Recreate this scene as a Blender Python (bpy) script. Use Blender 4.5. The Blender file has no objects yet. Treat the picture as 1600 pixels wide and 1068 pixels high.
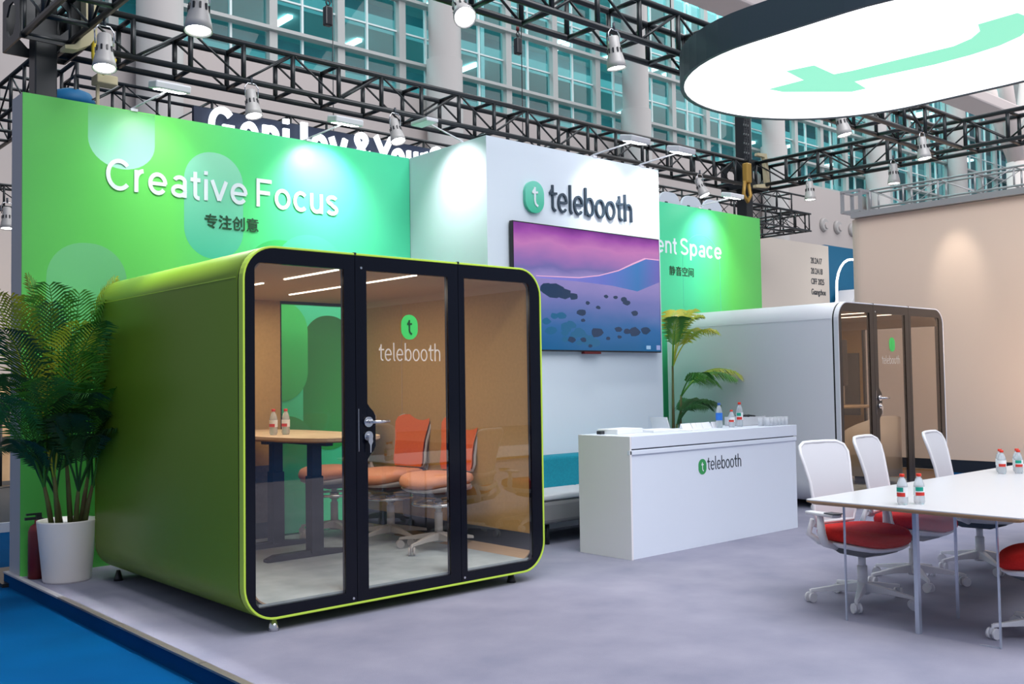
import bpy, bmesh, math, random
from math import pi, sin, cos, radians as R
from mathutils import Vector, Matrix

random.seed(7)
SC = bpy.context.scene
COL = SC.collection

# ------------------------------------------------------------------ camera
YAW, PITCH, ROLL, F = 0.8418, 0.0414, -0.0150, 1540.6
fw = Vector((cos(YAW)*cos(PITCH), sin(YAW)*cos(PITCH), sin(PITCH)))
rt = fw.cross(Vector((0, 0, 1))).normalized(); up = rt.cross(fw)
r2 = rt*cos(ROLL) + up*sin(ROLL); u2 = up*cos(ROLL) - rt*sin(ROLL)
cam = bpy.data.objects.new('camera', bpy.data.cameras.new('camera'))
COL.objects.link(cam)
cam.matrix_world = Matrix(((r2.x, u2.x, -fw.x, 0), (r2.y, u2.y, -fw.y, 0), (r2.z, u2.z, -fw.z, 1.45), (0, 0, 0, 1)))
cam.data.sensor_width = 36.0
cam.data.lens = F/1600*36
cam.data.clip_end = 300
SC.camera = cam

# ------------------------------------------------------------------ world, exposure, hall and added lamps
w = bpy.data.worlds.new('hall_air'); SC.world = w; w.use_nodes = True
w.node_tree.nodes['Background'].inputs[0].default_value = (0.68, 0.78, 1.0, 1)
w.node_tree.nodes['Background'].inputs[1].default_value = 0.38
SC.view_settings.view_transform = 'Standard'
SC.view_settings.look = 'None'
SC.view_settings.gamma = 1.0
SC.view_settings.use_curve_mapping = False
SC.view_settings.exposure = 0.0

def area(name, loc, tgt, size, power, col=(1, 1, 1), sy=None, parent=None):
    d = bpy.data.lights.new(name, 'AREA'); d.energy = power; d.color = col
    d.size = size
    if sy: d.shape = 'RECTANGLE'; d.size_y = sy
    o = bpy.data.objects.new(name, d); COL.objects.link(o)
    o.location = loc
    o.rotation_euler = (Vector(tgt)-Vector(loc)).to_track_quat('-Z', 'Y').to_euler()
    if parent: o.parent = parent
    return o
def spot(name, loc, tgt, power, ang=50, blend=.6, rad=.05, col=(1, 1, 1)):
    d = bpy.data.lights.new(name, 'SPOT'); d.energy = power; d.color = col
    d.spot_size = R(ang); d.spot_blend = blend; d.shadow_soft_size = rad
    o = bpy.data.objects.new(name, d); COL.objects.link(o); o.location = loc
    o.rotation_euler = (Vector(tgt)-Vector(loc)).to_track_quat('-Z', 'Y').to_euler()
    return o

area('unseen_hall_lamp', (5, -3, 12), (5, 0, 0), 12, 2700, (.97, .97, 1))
area('unseen_hall_lamp', (34, 12, 18), (34, 18, 5), 26, 4200, (1, .97, .95))
area('unseen_hall_lamp', (10, 13, 14), (10, 19, 6), 10, 700, (1, .96, .94))  # unseen lamp added to brighten the left part of the hall wall
area('court_fill_lamp', (24, 26.0, 19), (24, 25.5, 8), 40, 8500, (.75, 1, .98), 5)  # added lamp, out of view, brightening the slabs behind the glass

# ------------------------------------------------------------------ materials
def mat(name, col, rough=.5, metal=0, emit=0, ecol=None, coat=0, trans=0, alpha=1, spec=None, ior=None):
    m = bpy.data.materials.new(name); m.use_nodes = True
    b = m.node_tree.nodes['Principled BSDF']
    b.inputs['Base Color'].default_value = (*col, 1)
    b.inputs['Roughness'].default_value = rough
    b.inputs['Metallic'].default_value = metal
    if emit:
        b.inputs['Emission Color'].default_value = (*(ecol or col), 1)
        b.inputs['Emission Strength'].default_value = emit
    if coat: b.inputs['Coat Weight'].default_value = coat
    if trans: b.inputs['Transmission Weight'].default_value = trans
    if alpha < 1: b.inputs['Alpha'].default_value = alpha
    if spec is not None: b.inputs['Specular IOR Level'].default_value = spec
    if ior: b.inputs['IOR'].default_value = ior
    return m
def nodes(m): return m.node_tree.nodes, m.node_tree.links, m.node_tree.nodes['Principled BSDF']
def noisy(m, c1, c2, scale=6, detail=4, bump=0, bscale=300, coord='Object'):
    n, l, b = nodes(m)
    tc = n.new('ShaderNodeTexCoord'); nz = n.new('ShaderNodeTexNoise'); nz.inputs['Scale'].default_value = scale
    nz.inputs['Detail'].default_value = detail
    rp = n.new('ShaderNodeValToRGB'); rp.color_ramp.elements[0].color = (*c1, 1); rp.color_ramp.elements[1].color = (*c2, 1)
    rp.color_ramp.elements[0].position = .3; rp.color_ramp.elements[1].position = .7
    l.new(tc.outputs[coord], nz.inputs['Vector']); l.new(nz.outputs['Fac'], rp.inputs['Fac']); l.new(rp.outputs['Color'], b.inputs['Base Color'])
    if bump:
        n2 = n.new('ShaderNodeTexNoise'); n2.inputs['Scale'].default_value = bscale; n2.inputs['Detail'].default_value = 2
        bp = n.new('ShaderNodeBump'); bp.inputs['Strength'].default_value = bump; bp.inputs['Distance'].default_value = .004
        l.new(tc.outputs[coord], n2.inputs['Vector']); l.new(n2.outputs['Fac'], bp.inputs['Height']); l.new(bp.outputs['Normal'], b.inputs['Normal'])
    return m
def gradient(m, axis, stops, lo, hi, emit=0):
    """printed gradient along an object axis"""
    n, l, b = nodes(m)
    tc = n.new('ShaderNodeTexCoord'); sp = n.new('ShaderNodeSeparateXYZ'); mr = n.new('ShaderNodeMapRange'); rp = n.new('ShaderNodeValToRGB')
    mr.inputs['From Min'].default_value = lo; mr.inputs['From Max'].default_value = hi
    l.new(tc.outputs['Object'], sp.inputs[0]); l.new(sp.outputs['XYZ'.index(axis)], mr.inputs['Value']); l.new(mr.outputs['Result'], rp.inputs['Fac'])
    e = rp.color_ramp.elements
    e[0].position = stops[0][0]; e[0].color = (*stops[0][1], 1); e[1].position = stops[-1][0]; e[1].color = (*stops[-1][1], 1)
    for p, c in stops[1:-1]:
        k = e.new(p); k.color = (*c, 1)
    l.new(rp.outputs['Color'], b.inputs['Base Color'])
    if emit:
        l.new(rp.outputs['Color'], b.inputs['Emission Color']); b.inputs['Emission Strength'].default_value = emit
    return m
def glass(name, tint, ior=1.5, gtint=(1, 1, 1)):
    m = bpy.data.materials.new(name); m.use_nodes = True; n = m.node_tree.nodes; l = m.node_tree.links; n.clear()
    o = n.new('ShaderNodeOutputMaterial'); mx = n.new('ShaderNodeMixShader'); t = n.new('ShaderNodeBsdfTransparent'); g = n.new('ShaderNodeBsdfGlossy')
    f = n.new('ShaderNodeFresnel'); f.inputs['IOR'].default_value = ior
    t.inputs[0].default_value = (*[c**.5 for c in tint], 1); g.inputs['Color'].default_value = (*gtint, 1); g.inputs['Roughness'].default_value = 0.0
    ge = n.new('ShaderNodeNewGeometry'); iv = n.new('ShaderNodeMath'); iv.operation = 'SUBTRACT'; iv.inputs[0].default_value = 1.0
    ml = n.new('ShaderNodeMath'); ml.operation = 'MULTIPLY'   # reflect on the outer face only
    l.new(ge.outputs['Backfacing'], iv.inputs[1]); l.new(iv.outputs[0], ml.inputs[0]); l.new(f.outputs[0], ml.inputs[1])
    l.new(ml.outputs[0], mx.inputs[0]); l.new(t.outputs[0], mx.inputs[1]); l.new(g.outputs[0], mx.inputs[2]); l.new(mx.outputs[0], o.inputs[0])
    return m

M = {}
M['carpet'] = noisy(mat('grey_carpet', (.3, .31, .39), .95, spec=.1), (.235, .238, .315), (.31, .305, .385), 2.2, 8, .5, 260)
M['blue'] = noisy(mat('blue_carpet', (0, .09, .28), .95, spec=.05), (.0, .055, .165), (.0, .07, .21), 1.5, 5, .4, 260)
M['trimmetal'] = mat('edge_trim', (.33, .29, .26), .35, .7)
M['white'] = mat('white_laminate', (.74, .80, .90), .45)
M['whitewall'] = mat('white_panel', (.74, .82, .90), .5)
M['greyedge'] = mat('grey_panel_edge', (.45, .44, .46), .6)
M['black'] = mat('black_metal', (.012, .014, .018), .35)
M['truss'] = mat('black_painted_truss', (.012, .015, .017), .38)
M['rimblack'] = mat('dark_rim', (.03, .05, .068), .55)
M['podgreen'] = mat('olive_green_shell', (.165, .28, .014), .36, .15)
M['lime'] = mat('lime_edge', (.52, .74, .07), .35)
M['podwhite'] = mat('pod_white_shell', (.74, .74, .78), .35)
M['podframe'] = mat('black_glass_frame', (.002, .003, .008), .22, spec=.3)
M['podframe2'] = mat('brown_glass_frame', (.022, .017, .015), .3)
M['groove'] = mat('dark_groove', (.01, .012, .01), .7)
M['felt'] = noisy(mat('tan_felt', (.4, .25, .08), .9), (.40, .25, .085), (.45, .28, .10), 40, 4, .2, 300)
M['feltdark'] = noisy(mat('dark_grey_felt', (.10, .09, .09), .95), (.10, .09, .09), (.13, .115, .11), 40, 4)
M['navy'] = mat('dark_base_panel', (.014, .02, .032), .5)
M['ceil'] = mat('tan_ceiling', (.45, .32, .20), .8)
M['podfloor'] = noisy(mat('pod_carpet', (.3, .36, .38), .95), (.34, .42, .46), (.46, .55, .60), 5, 5, .4, 300)
M['led'] = mat('led_strip', (1, 1, 1), .5, emit=4, ecol=(1, .93, .8))
M['ledwarm'] = mat('warm_led', (1, .9, .75), .5, emit=1.3, ecol=(1, .78, .52))
M['podglass'] = glass('tinted_pod_glass', (.93, .90, .86), 1.9)
M['podglass2'] = glass('brown_pod_glass', (.66, .56, .46), 1.5)
M['clearglass'] = glass('clear_glass', (.97, .98, 1), 1.45)
M['facade_glass'] = glass('teal_facade_glass', (.42, .80, .83), 1.5)
M['acrylic'] = glass('clear_acrylic', (.96, .97, 1), 1.45)
M['acredge'] = mat('polished_acrylic_edge', (.45, .5, .6), .15, .4)
M['chrome'] = mat('chrome', (.75, .75, .77), .18, 1)
M['plasticw'] = mat('white_plastic', (.72, .72, .75), .4)
M['plasticg'] = mat('light_grey_plastic', (.50, .49, .49), .45)
M['meshw'] = mat('white_mesh_fabric', (.62, .62, .66), .8, alpha=.88)
M['red'] = noisy(mat('red_fabric', (.5, .02, .015), .85, spec=.15), (.5, .016, .014), (.58, .024, .02), 90, 3, .2, 500)
M['orange'] = noisy(mat('orange_fabric', (.66, .12, .015), .85), (.64, .11, .012), (.70, .14, .02), 90, 3)
M['salmon'] = noisy(mat('salmon_fabric', (.72, .32, .19), .85), (.7, .3, .18), (.76, .35, .2), 90, 3)
M['rubber'] = mat('black_rubber', (.02, .022, .028), .6)
M['darkplastic'] = mat('dark_grey_plastic', (.05, .06, .075), .4)
M['wood'] = noisy(mat('pale_oak', (.6, .42, .25), .45), (.55, .38, .22), (.68, .5, .32), 8, 6)
M['tabletop'] = mat('white_table_laminate', (.60, .60, .625), .3)
M['woodedge'] = mat('oak_edge', (.36, .22, .11), .5)
M['teal'] = noisy(mat('teal_fabric', (.0, .22, .3), .9), (.0, .2, .28), (.0, .25, .34), 60, 3)
M['sofaseat'] = mat('pale_grey_fabric', (.5, .52, .55), .9)
M['sofabase'] = mat('mid_grey_fabric', (.17, .17, .175), .9)
M['lampoff'] = mat('lamp_housing', (.50, .48, .46), .45, .1)
M['lens'] = mat('lit_lens', (1, 1, 1), .5, emit=14, ecol=(.97, .98, 1))
M['mint'] = mat('backlit_mint', (.02, .05, .04), .5, emit=1.0, ecol=(.30, .88, .62))
M['lightbox'] = mat('backlit_white', (1, 1, 1), .5, emit=1.25, ecol=(1, .99, .97))
M['concrete'] = mat('hall_wall_paint', (.52, .47, .455), .8)
M['column'] = mat('column_paint', (.44, .425, .42), .7)
M['mullion'] = mat('mullion_aluminium', (.46, .48, .47), .5)
M['mullionthin'] = mat('pale_mullion', (.72, .82, .82), .5)
M['slab'] = mat('pale_floor_slab', (.34, .62, .62), .8)
M['tealwall'] = noisy(mat('far_hall_teal', (.05, .2, .22), .8), (.05, .26, .30), (.16, .46, .50), .35, 3)
M['tube'] = mat('reflection_bar', (1, 1, 1), .5, emit=6)
M['tanwall'] = mat('warm_white_panel', (.80, .62, .50), .7)
M['silver'] = mat('silver_truss', (.48, .47, .47), .4, .6)
M['cream'] = mat('cream_panel', (.78, .69, .60), .8)
M['bluepanel'] = mat('blue_panel', (.0, .14, .28), .6)
M['neon'] = mat('white_neon', (1, 1, 1), .5, emit=3)
M['ink'] = mat('dark_lettering', (.01, .02, .035), .5)
M['greenink'] = mat('dark_green_lettering', (.01, .06, .02), .5)
M['letterwhite'] = mat('white_lettering', (.80, .86, .90), .6)
M['signwhite'] = mat('lit_sign_white', (1, 1, 1), .5, emit=1.6, ecol=(.85, .93, 1))
M['signback'] = mat('navy_sign_board', (.01, .02, .05), .6)
M['gbadge'] = gradient(mat('mint_badge', (.1, .6, .4), .35), 'Z', [(0, (.04, .50, .30)), (1, (.20, .72, .55))], -.16, .16)
M['gdark'] = mat('green_badge', (.03, .32, .09), .5)
M['gbright'] = mat('bright_green_badge', (.06, .62, .12), .5)
M['frost'] = mat('frosted_lettering', (.8, .72, .62), .6, alpha=.55)
M['strap'] = mat('cream_strap', (.50, .44, .28), .9)
M['yellow'] = mat('yellow_hook', (.55, .42, .03), .5)
M['gold'] = mat('gold_chain_hoist', (.42, .25, .05), .45, .3)
M['pot'] = mat('white_ceramic', (.86, .80, .76), .35)
M['leaf'] = noisy(mat('palm_leaf', (.05, .2, .02), .5), (.03, .16, .02), (.08, .28, .025), 3, 2)
M['leafdark'] = noisy(mat('palm_leaf_dark', (.015, .07, .015), .5), (.012, .055, .014), (.03, .12, .02), 3, 2)
M['leafyellow'] = noisy(mat('palm_leaf_yellow', (.3, .4, .02), .5), (.2, .35, .02), (.5, .42, .03), 4, 2)
M['stem'] = noisy(mat('palm_cane', (.1, .07, .03), .7), (.09, .05, .02), (.10, .14, .03), 7, 3)
M['soil'] = mat('soil', (.03, .02, .012), .95)
M['extred'] = mat('extinguisher_red', (.12, .006, .008), .4)
M['bottle'] = glass('bottle_plastic', (.95, .97, .98), 1.25)
M['water'] = mat('bottle_body', (.75, .80, .84), .12, trans=.5, alpha=.75)
M['capred'] = mat('red_cap', (.70, .03, .01), .4)
M['capblue'] = mat('blue_cap', (.02, .1, .35), .4)
M['labw'] = mat('white_label', (.8, .82, .82), .5)
M['labr'] = mat('red_label', (.62, .03, .02), .5)
M['labg'] = mat('green_label', (.0, .32, .22), .5)
M['labb'] = mat('blue_label', (.02, .16, .6), .5)
M['tumbler'] = mat('tumbler_glass', (.80, .83, .88), .1, alpha=.45)
M['paper'] = mat('white_paper', (.82, .83, .86), .7)
M['steelbeam'] = mat('roof_steel', (.75, .66, .64), .7)
M['bluestuff'] = mat('blue_cloth', (.0, .12, .28), .6)

GREEN_STOPS = [(0, (.10, .50, .09)), (.06, (.12, .62, .10)), (.12, (.16, .78, .13)), (.22, (.08, .74, .28)),
               (.37, (.08, .68, .38)), (.68, (.09, .70, .38)), (.84, (.07, .70, .34)), (.93, (.12, .72, .12)), (1, (.10, .55, .12))]
M['greenprint'] = gradient(mat('green_gradient_print', (.1, .5, .1), .38), 'X', GREEN_STOPS, 0.0, 10.1)

# ------------------------------------------------------------------ mesh helpers
class MB:
    def __init__(s): s.v = []; s.f = []; s.sm = []
    def add(s, vs, fs, smooth=False):
        b = len(s.v); s.v += [tuple(v) for v in vs]; s.f += [tuple(i+b for i in f) for f in fs]; s.sm += [smooth]*len(fs); return s
    def box(s, x0, x1, y0, y1, z0, z1):
        return s.add([(x0, y0, z0), (x1, y0, z0), (x1, y1, z0), (x0, y1, z0), (x0, y0, z1), (x1, y0, z1), (x1, y1, z1), (x0, y1, z1)],
                     [(0, 3, 2, 1), (4, 5, 6, 7), (0, 1, 5, 4), (1, 2, 6, 5), (2, 3, 7, 6), (3, 0, 4, 7)])
    def tube(s, pts, r, n=8, closed=False, cap=True):
        P = [Vector(p) for p in pts]; N = len(P)
        rs = r if isinstance(r, (list, tuple)) else [r]*N
        vs = []; prev = None
        for i in range(N):
            a = P[i-1] if (i > 0 or closed) else P[i]; b = P[(i+1) % N] if (i < N-1 or closed) else P[i]
            t = (b-a).normalized()
            if prev is None:
                prev = t.cross(Vector((0, 0, 1)))
                if prev.length < 1e-3: prev = t.cross(Vector((0, 1, 0)))
            prev = (prev - t*prev.dot(t)).normalized()
            q = t.cross(prev)
            for k in range(n):
                an = 2*pi*(k+.5)/n
                vs.append(P[i] + (prev*cos(an)+q*sin(an))*rs[i])
        fs = []
        for i in range(N if closed else N-1):
            j = (i+1) % N
            for k in range(n):
                fs.append((i*n+k, i*n+(k+1) % n, j*n+(k+1) % n, j*n+k))
        s.add(vs, fs, n > 5)
        if cap and not closed:
            b = len(s.v)-len(vs)
            s.f += [tuple(b+k for k in range(n))[::-1], tuple(b+(N-1)*n+k for k in range(n))]; s.sm += [False, False]
        return s
    def cyl(s, p, q, r, n=12): return s.tube([p, q], r, n)
    def lathe(s, prof, c=(0, 0, 0), n=20, axis='z'):
        vs = []; cx, cy, cz = c
        for (r, z) in prof:
            for k in range(n):
                a = 2*pi*k/n
                vs.append((cx+r*cos(a), cy+r*sin(a), cz+z))
        fs = [(i*n+k, i*n+(k+1) % n, (i+1)*n+(k+1) % n, (i+1)*n+k) for i in range(len(prof)-1) for k in range(n)]
        return s.add(vs, fs, True)
    def prism(s, poly, a, b, plane='xy'):
        """polygon (list of 2D points) extruded from a to b along the remaining axis"""
        def m(p, h):
            if plane == 'xy': return (p[0], p[1], h)
            if plane == 'xz': return (p[0], h, p[1])
            return (h, p[0], p[1])
        n = len(poly)
        vs = [m(p, a) for p in poly]+[m(p, b) for p in poly]
        fs = [tuple(range(n)), tuple(range(n, 2*n))[::-1]]+[(i, i+n, (i+1) % n+n, (i+1) % n) for i in range(n)]
        return s.add(vs, fs)
    def ring(s, outer, inner, a, b, plane='xz', skip=()):
        """frame between two loops with equal point counts, extruded a..b"""
        def m(p, h):
            if plane == 'xy': return (p[0], p[1], h)
            if plane == 'xz': return (p[0], h, p[1])
            return (h, p[0], p[1])
        n = len(outer)
        vs = [m(p, a) for p in outer]+[m(p, a) for p in inner]+[m(p, b) for p in outer]+[m(p, b) for p in inner]
        fs = []
        for i in range(n):
            if i in skip or i-n in skip: continue
            j = (i+1) % n
            fs += [(i, j, n+j, n+i), (2*n+i, 3*n+i, 3*n+j, 2*n+j), (i, 2*n+i, 2*n+j, j), (n+i, n+j, 3*n+j, 3*n+i)]
        return s.add(vs, fs)
    def mesh(s, name, m):
        me = bpy.data.meshes.new(name); me.from_pydata(s.v, [], s.f)
        me.polygons.foreach_set('use_smooth', s.sm)
        bm = bmesh.new(); bm.from_mesh(me); bmesh.ops.recalc_face_normals(bm, faces=bm.faces); bm.to_mesh(me); bm.free()
        me.materials.append(m); me.update(); return me
    def build(s, name, m, parent=None, bev=0, seg=2):
        return link(s.mesh(name, m), name, parent, bev=bev, seg=seg)
def link(me, name, parent=None, loc=(0, 0, 0), rot=(0, 0, 0), bev=0, seg=2):
    o = bpy.data.objects.new(name, me); COL.objects.link(o); o.location = loc; o.rotation_euler = rot
    if parent: o.parent = parent
    if bev:
        b = o.modifiers.new('bevel', 'BEVEL'); b.width = bev; b.segments = seg; b.limit_method = 'ANGLE'
    return o
def thing(name, label, cat, loc=(0, 0, 0), rz=0, group=None):
    o = bpy.data.objects.new(name, None); COL.objects.link(o); o.location = loc; o.rotation_euler = (0, 0, rz)
    o.empty_display_size = .1
    return tag(o, label, cat, group)
def tag(o, label, cat, group=None):
    o['label'] = label; o['category'] = cat
    if group: o['group'] = group
    return o
def struct(o, label=None):
    o['kind'] = 'structure'
    if label: o['label'] = label
    return o
def dup(root, loc, rz, label=None, group=None):
    r = root.copy(); COL.objects.link(r); r.location = loc; r.rotation_euler = (0, 0, rz)
    if label: r['label'] = label
    if group: r['group'] = group
    for ch in list(root.children):
        c = ch.copy(); COL.objects.link(c); c.parent = r
        for g in list(ch.children):
            d = g.copy(); COL.objects.link(d); d.parent = c
    return r
def rrect(x0, x1, z0, z1, r, n=8):
    pts = []
    for (cx, cz, a0) in ((x1-r, z1-r, 0), (x0+r, z1-r, 90), (x0+r, z0+r, 180), (x1-r, z0+r, 270)):
        for k in range(n+1):
            a = R(a0+90*k/n); pts.append((cx+r*cos(a), cz+r*sin(a)))
    return pts
def text_mb(body, size, extr=.002, sx=1.0, bold=0, align='LEFT'):
    c = bpy.data.curves.new('txt', 'FONT'); c.body = body; c.size = size; c.extrude = extr; c.offset = bold; c.align_x = align
    c.resolution_u = 4
    o = bpy.data.objects.new('txt', c); COL.objects.link(o); bpy.context.view_layer.update()
    dg = bpy.context.evaluated_depsgraph_get(); me = bpy.data.meshes.new_from_object(o.evaluated_get(dg))
    mb = MB(); mb.add([(v.co.x*sx, -v.co.z, v.co.y) for v in me.vertices], [tuple(p.vertices) for p in me.polygons])
    bpy.data.objects.remove(o); bpy.data.curves.remove(c); bpy.data.meshes.remove(me)
    return mb
def shift(mb, dx, dy, dz, k=1.0):
    mb.v = [(x*k+dx, y*k+dy, z*k+dz) for x, y, z in mb.v]; return mb

# stroke lettering for the booth maker's wordmark -------------------------------
def ribbon(mb, pts, wd, d):
    """flat stroke in the xz plane, thickness wd, depth d (towards -y)"""
    P = [Vector((p[0], p[1])) for p in pts]; L = []; Rr = []
    for i in range(len(P)):
        a = P[max(i-1, 0)]; b = P[min(i+1, len(P)-1)]; t = (b-a).normalized(); nn = Vector((-t.y, t.x))*wd/2
        L.append(P[i]+nn); Rr.append(P[i]-nn)
    n = len(P); vs = []; mb.lift = getattr(mb, 'lift', 0)+.00012*d/.003; d = d+mb.lift
    for h in (0, -d):
        vs += [(p.x, h, p.y) for p in L]+[(p.x, h, p.y) for p in Rr]
    fs = []
    for i in range(n-1):
        fs += [(i, i+1, n+i+1, n+i), (2*n+i, 3*n+i, 3*n+i+1, 2*n+i+1), (i, 2*n+i, 2*n+i+1, i+1), (n+i, n+i+1, 3*n+i+1, 3*n+i)]
    fs += [(0, n, 3*n, 2*n), (n-1, 3*n-1, 4*n-1, 2*n-1)]
    mb.add(vs, fs)
def arc(cx, cz, rx, rz, a0, a1, n=16): return [(cx+rx*cos(R(a0+(a1-a0)*k/n)), cz+rz*sin(R(a0+(a1-a0)*k/n))) for k in range(n+1)]
def wordmark(total_w, d, wd=.115):
    """'telebooth' in units of x-height 1, scaled to total_w"""
    mb = MB(); x = 0
    def T():
        nonlocal x
        ribbon(mb, [(x+.22, 1.36), (x+.22, .3)]+arc(x+.22+.2, .26, .2, .2, 180, 275, 8), wd, d)
        ribbon(mb, [(x+.0, .90), (x+.52, .94)], wd, d); ribbon(mb, [(x+.02, .92), (x+.24, 1.22)], wd*.8, d); x += .62
    def Ee():
        nonlocal x
        ribbon(mb, arc(x+.31, .5, .29, .46, 0, 318, 22), wd, d); ribbon(mb, [(x+.05, .52), (x+.60, .52)], wd*.9, d); x += .80
    def Ll():
        nonlocal x
        ribbon(mb, [(x+.06, 1.5), (x+.06, .2), (x+.12, .06), (x+.2, .03)], wd, d); x += .36
    def Bb():
        nonlocal x
        ribbon(mb, [(x+.06, 1.5), (x+.06, .05)], wd, d); ribbon(mb, arc(x+.36, .5, .28, .46, 0, 360, 22), wd, d); x += .84
    def O():
        nonlocal x
        ribbon(mb, arc(x+.33, .5, .30, .46, 0, 360, 22), wd, d); x += .82
    def Hh():
        nonlocal x
        ribbon(mb, [(x+.06, 1.5), (x+.06, 0)], wd, d); ribbon(mb, arc(x+.31, .62, .25, .33, 180, 0, 12)+[(x+.56, 0)], wd, d); x += .62
    for g in (T, Ee, Ll, Ee, Bb, O, O, T, Hh): g()
    k = total_w/x
    mb.v = [(a*k, b, c*k) for a, b, c in mb.v]; return mb, k
def logo_t(h, d):
    """the t of the badge, centred, height h"""
    mb = MB(); k = h
    ribbon(mb, [(-.02*k, .5*k), (-.02*k, -.22*k), (.02*k, -.36*k), (.10*k, -.44*k), (.2*k, -.48*k)], .12*k, d)
    ribbon(mb, [(-.2*k, .2*k), (.2*k, .24*k)], .11*k, d); ribbon(mb, [(-.18*k, .2*k), (0, .46*k)], .10*k, d)
    return mb
def badge(wd, h, d):
    mb = MB(); mb.prism(rrect(-wd/2, wd/2, -h/2, h/2, wd*.48, 8), 0, -d, 'xz'); return mb

# plain grotesque lettering drawn with strokes (x-height 1, cap height 1.38)
def glyphs(body, wd, d, gap=.26):
    mb = MB(); x = 0
    H_ = 1.38
    for c in body:
        rb = lambda pts, w_=None: ribbon(mb, [(x+a, b) for a, b in pts], w_ or wd, d)
        h = wd/2
        if c == ' ': x += .5; continue
        if c == 'C': rb(arc(.60, .69, .60-h, .69+.02-h, 42, 318, 26)); w_ = 1.12
        elif c == 'G': rb(arc(.62, .69, .62-h, .71-h, 42, 350, 28)); rb([(.64, .62), (1.24-h*.6, .62)]); w_ = 1.24
        elif c == 'S':
            rb(arc(.50, 1.02, .46-h, .36-h+.02, 20, 250, 18)+[(.5, .70)]+arc(.50, .37, .48-h, .37-h, 80, -160, 18)); w_ = 1.0
        elif c == 'F': rb([(h, 0), (h, H_)]); rb([(0, H_-h), (.86, H_-h)]); rb([(h, .70), (.76, .70)]); w_ = .86
        elif c == 'J': rb([(.62-h, H_), (.62-h, .36)]+arc(.31, .36, .31-h, .36-h, 0, -170, 12)); w_ = .62
        elif c == 'Y': rb([(.02, H_), (.52, .62), (.52, 0)]); rb([(1.02, H_), (.52, .62)]); w_ = 1.04
        elif c == 'r': rb([(h, 0), (h, 1)]); rb(arc(.44, .54, .44-h, .46-h*.2, 172, 92, 8)); w_ = .48
        elif c == 'e': rb(arc(.46, .5, .46-h, .52-h, 0, 322, 22)); rb([(h, .5), (.92-h*.6, .5)], wd*.85); w_ = .92
        elif c == 'a': rb(arc(.44, .70, .36-h, .32-h, 158, 20, 8)+[(.78-h, .62), (.78-h, 0)]); rb(arc(.40, .29, .40-h, .31-h, 0, 360, 18)); w_ = .80
        elif c == 't': rb([(.24, 1.28), (.24, .25)]+arc(.24+.2, .22, .2, .2-h*.3, 180, 275, 8)); rb([(0, 1-h), (.50, 1-h)]); w_ = .52
        elif c == 'i': rb([(h, 0), (h, 1)]); rb([(h, 1.2), (h, H_)]); w_ = wd
        elif c == 'l': rb([(h, 0), (h, H_)]); w_ = wd
        elif c == 'v': rb([(.05, 1), (.42, 0+h*.6)]); rb([(.79, 1), (.42, 0+h*.6)]); w_ = .84
        elif c == 'y': rb([(.05, 1), (.42, .05)]); rb([(.79, 1), (.36, -.34)]); w_ = .84
        elif c == 'o': rb(arc(.46, .5, .46-h, .52-h, 0, 360, 24)); w_ = .92
        elif c == 'c': rb(arc(.45, .5, .45-h, .52-h, 45, 315, 20)); w_ = .84
        elif c == 'u': rb([(h, 1), (h, .38)]+arc(.39, .38, .39-h, .40-h, 180, 350, 12)); rb([(.78-h, 1), (.78-h, 0)]); w_ = .78
        elif c == 'n': rb([(h, 0), (h, 1)]); rb(arc(.39, .62, .39-h, .40-h, 175, 0, 12)+[(.78-h, 0)]); w_ = .78
        elif c == 's': rb(arc(.40, .745, .36-h, .275-h, 25, 250, 14)+[(.4, .52)]+arc(.40, .265, .38-h, .285-h, 78, -155, 14)); w_ = .78
        elif c == 'p': rb([(h, -.38), (h, 1)]); rb(arc(.46, .5, .42-h, .52-h, 0, 360, 22)); w_ = .90
        elif c == '&': rb([(1.05, 0), (.30, .95)]+arc(.48, 1.10, .24, .24-h*.4, 200, -20, 12)+[(.50, .75), (.22, .50)]+arc(.42, .32, .40-h, .34-h, 145, 300, 10)+[(1.0, .60)]); w_ = 1.05
        else: w_ = .5
        x += w_+gap
    return mb, x-gap
def stroke_text(body, x0, x1, base, cap, y, m, parent, wd=.19, d=.003, gap=.17, name='lettering'):
    mb, tw = glyphs(body, wd, .003, gap); kx = (x1-x0)/tw; kz = cap/1.38
    mb.v = [(x0+a*kx, y-.0005+b*d/.003, base+c*kz) for a, b, c in mb.v]
    return mb.build(name, m, parent)

ORD = ['first', 'second', 'third', 'fourth', 'fifth', 'sixth', 'seventh', 'eighth']
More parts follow.
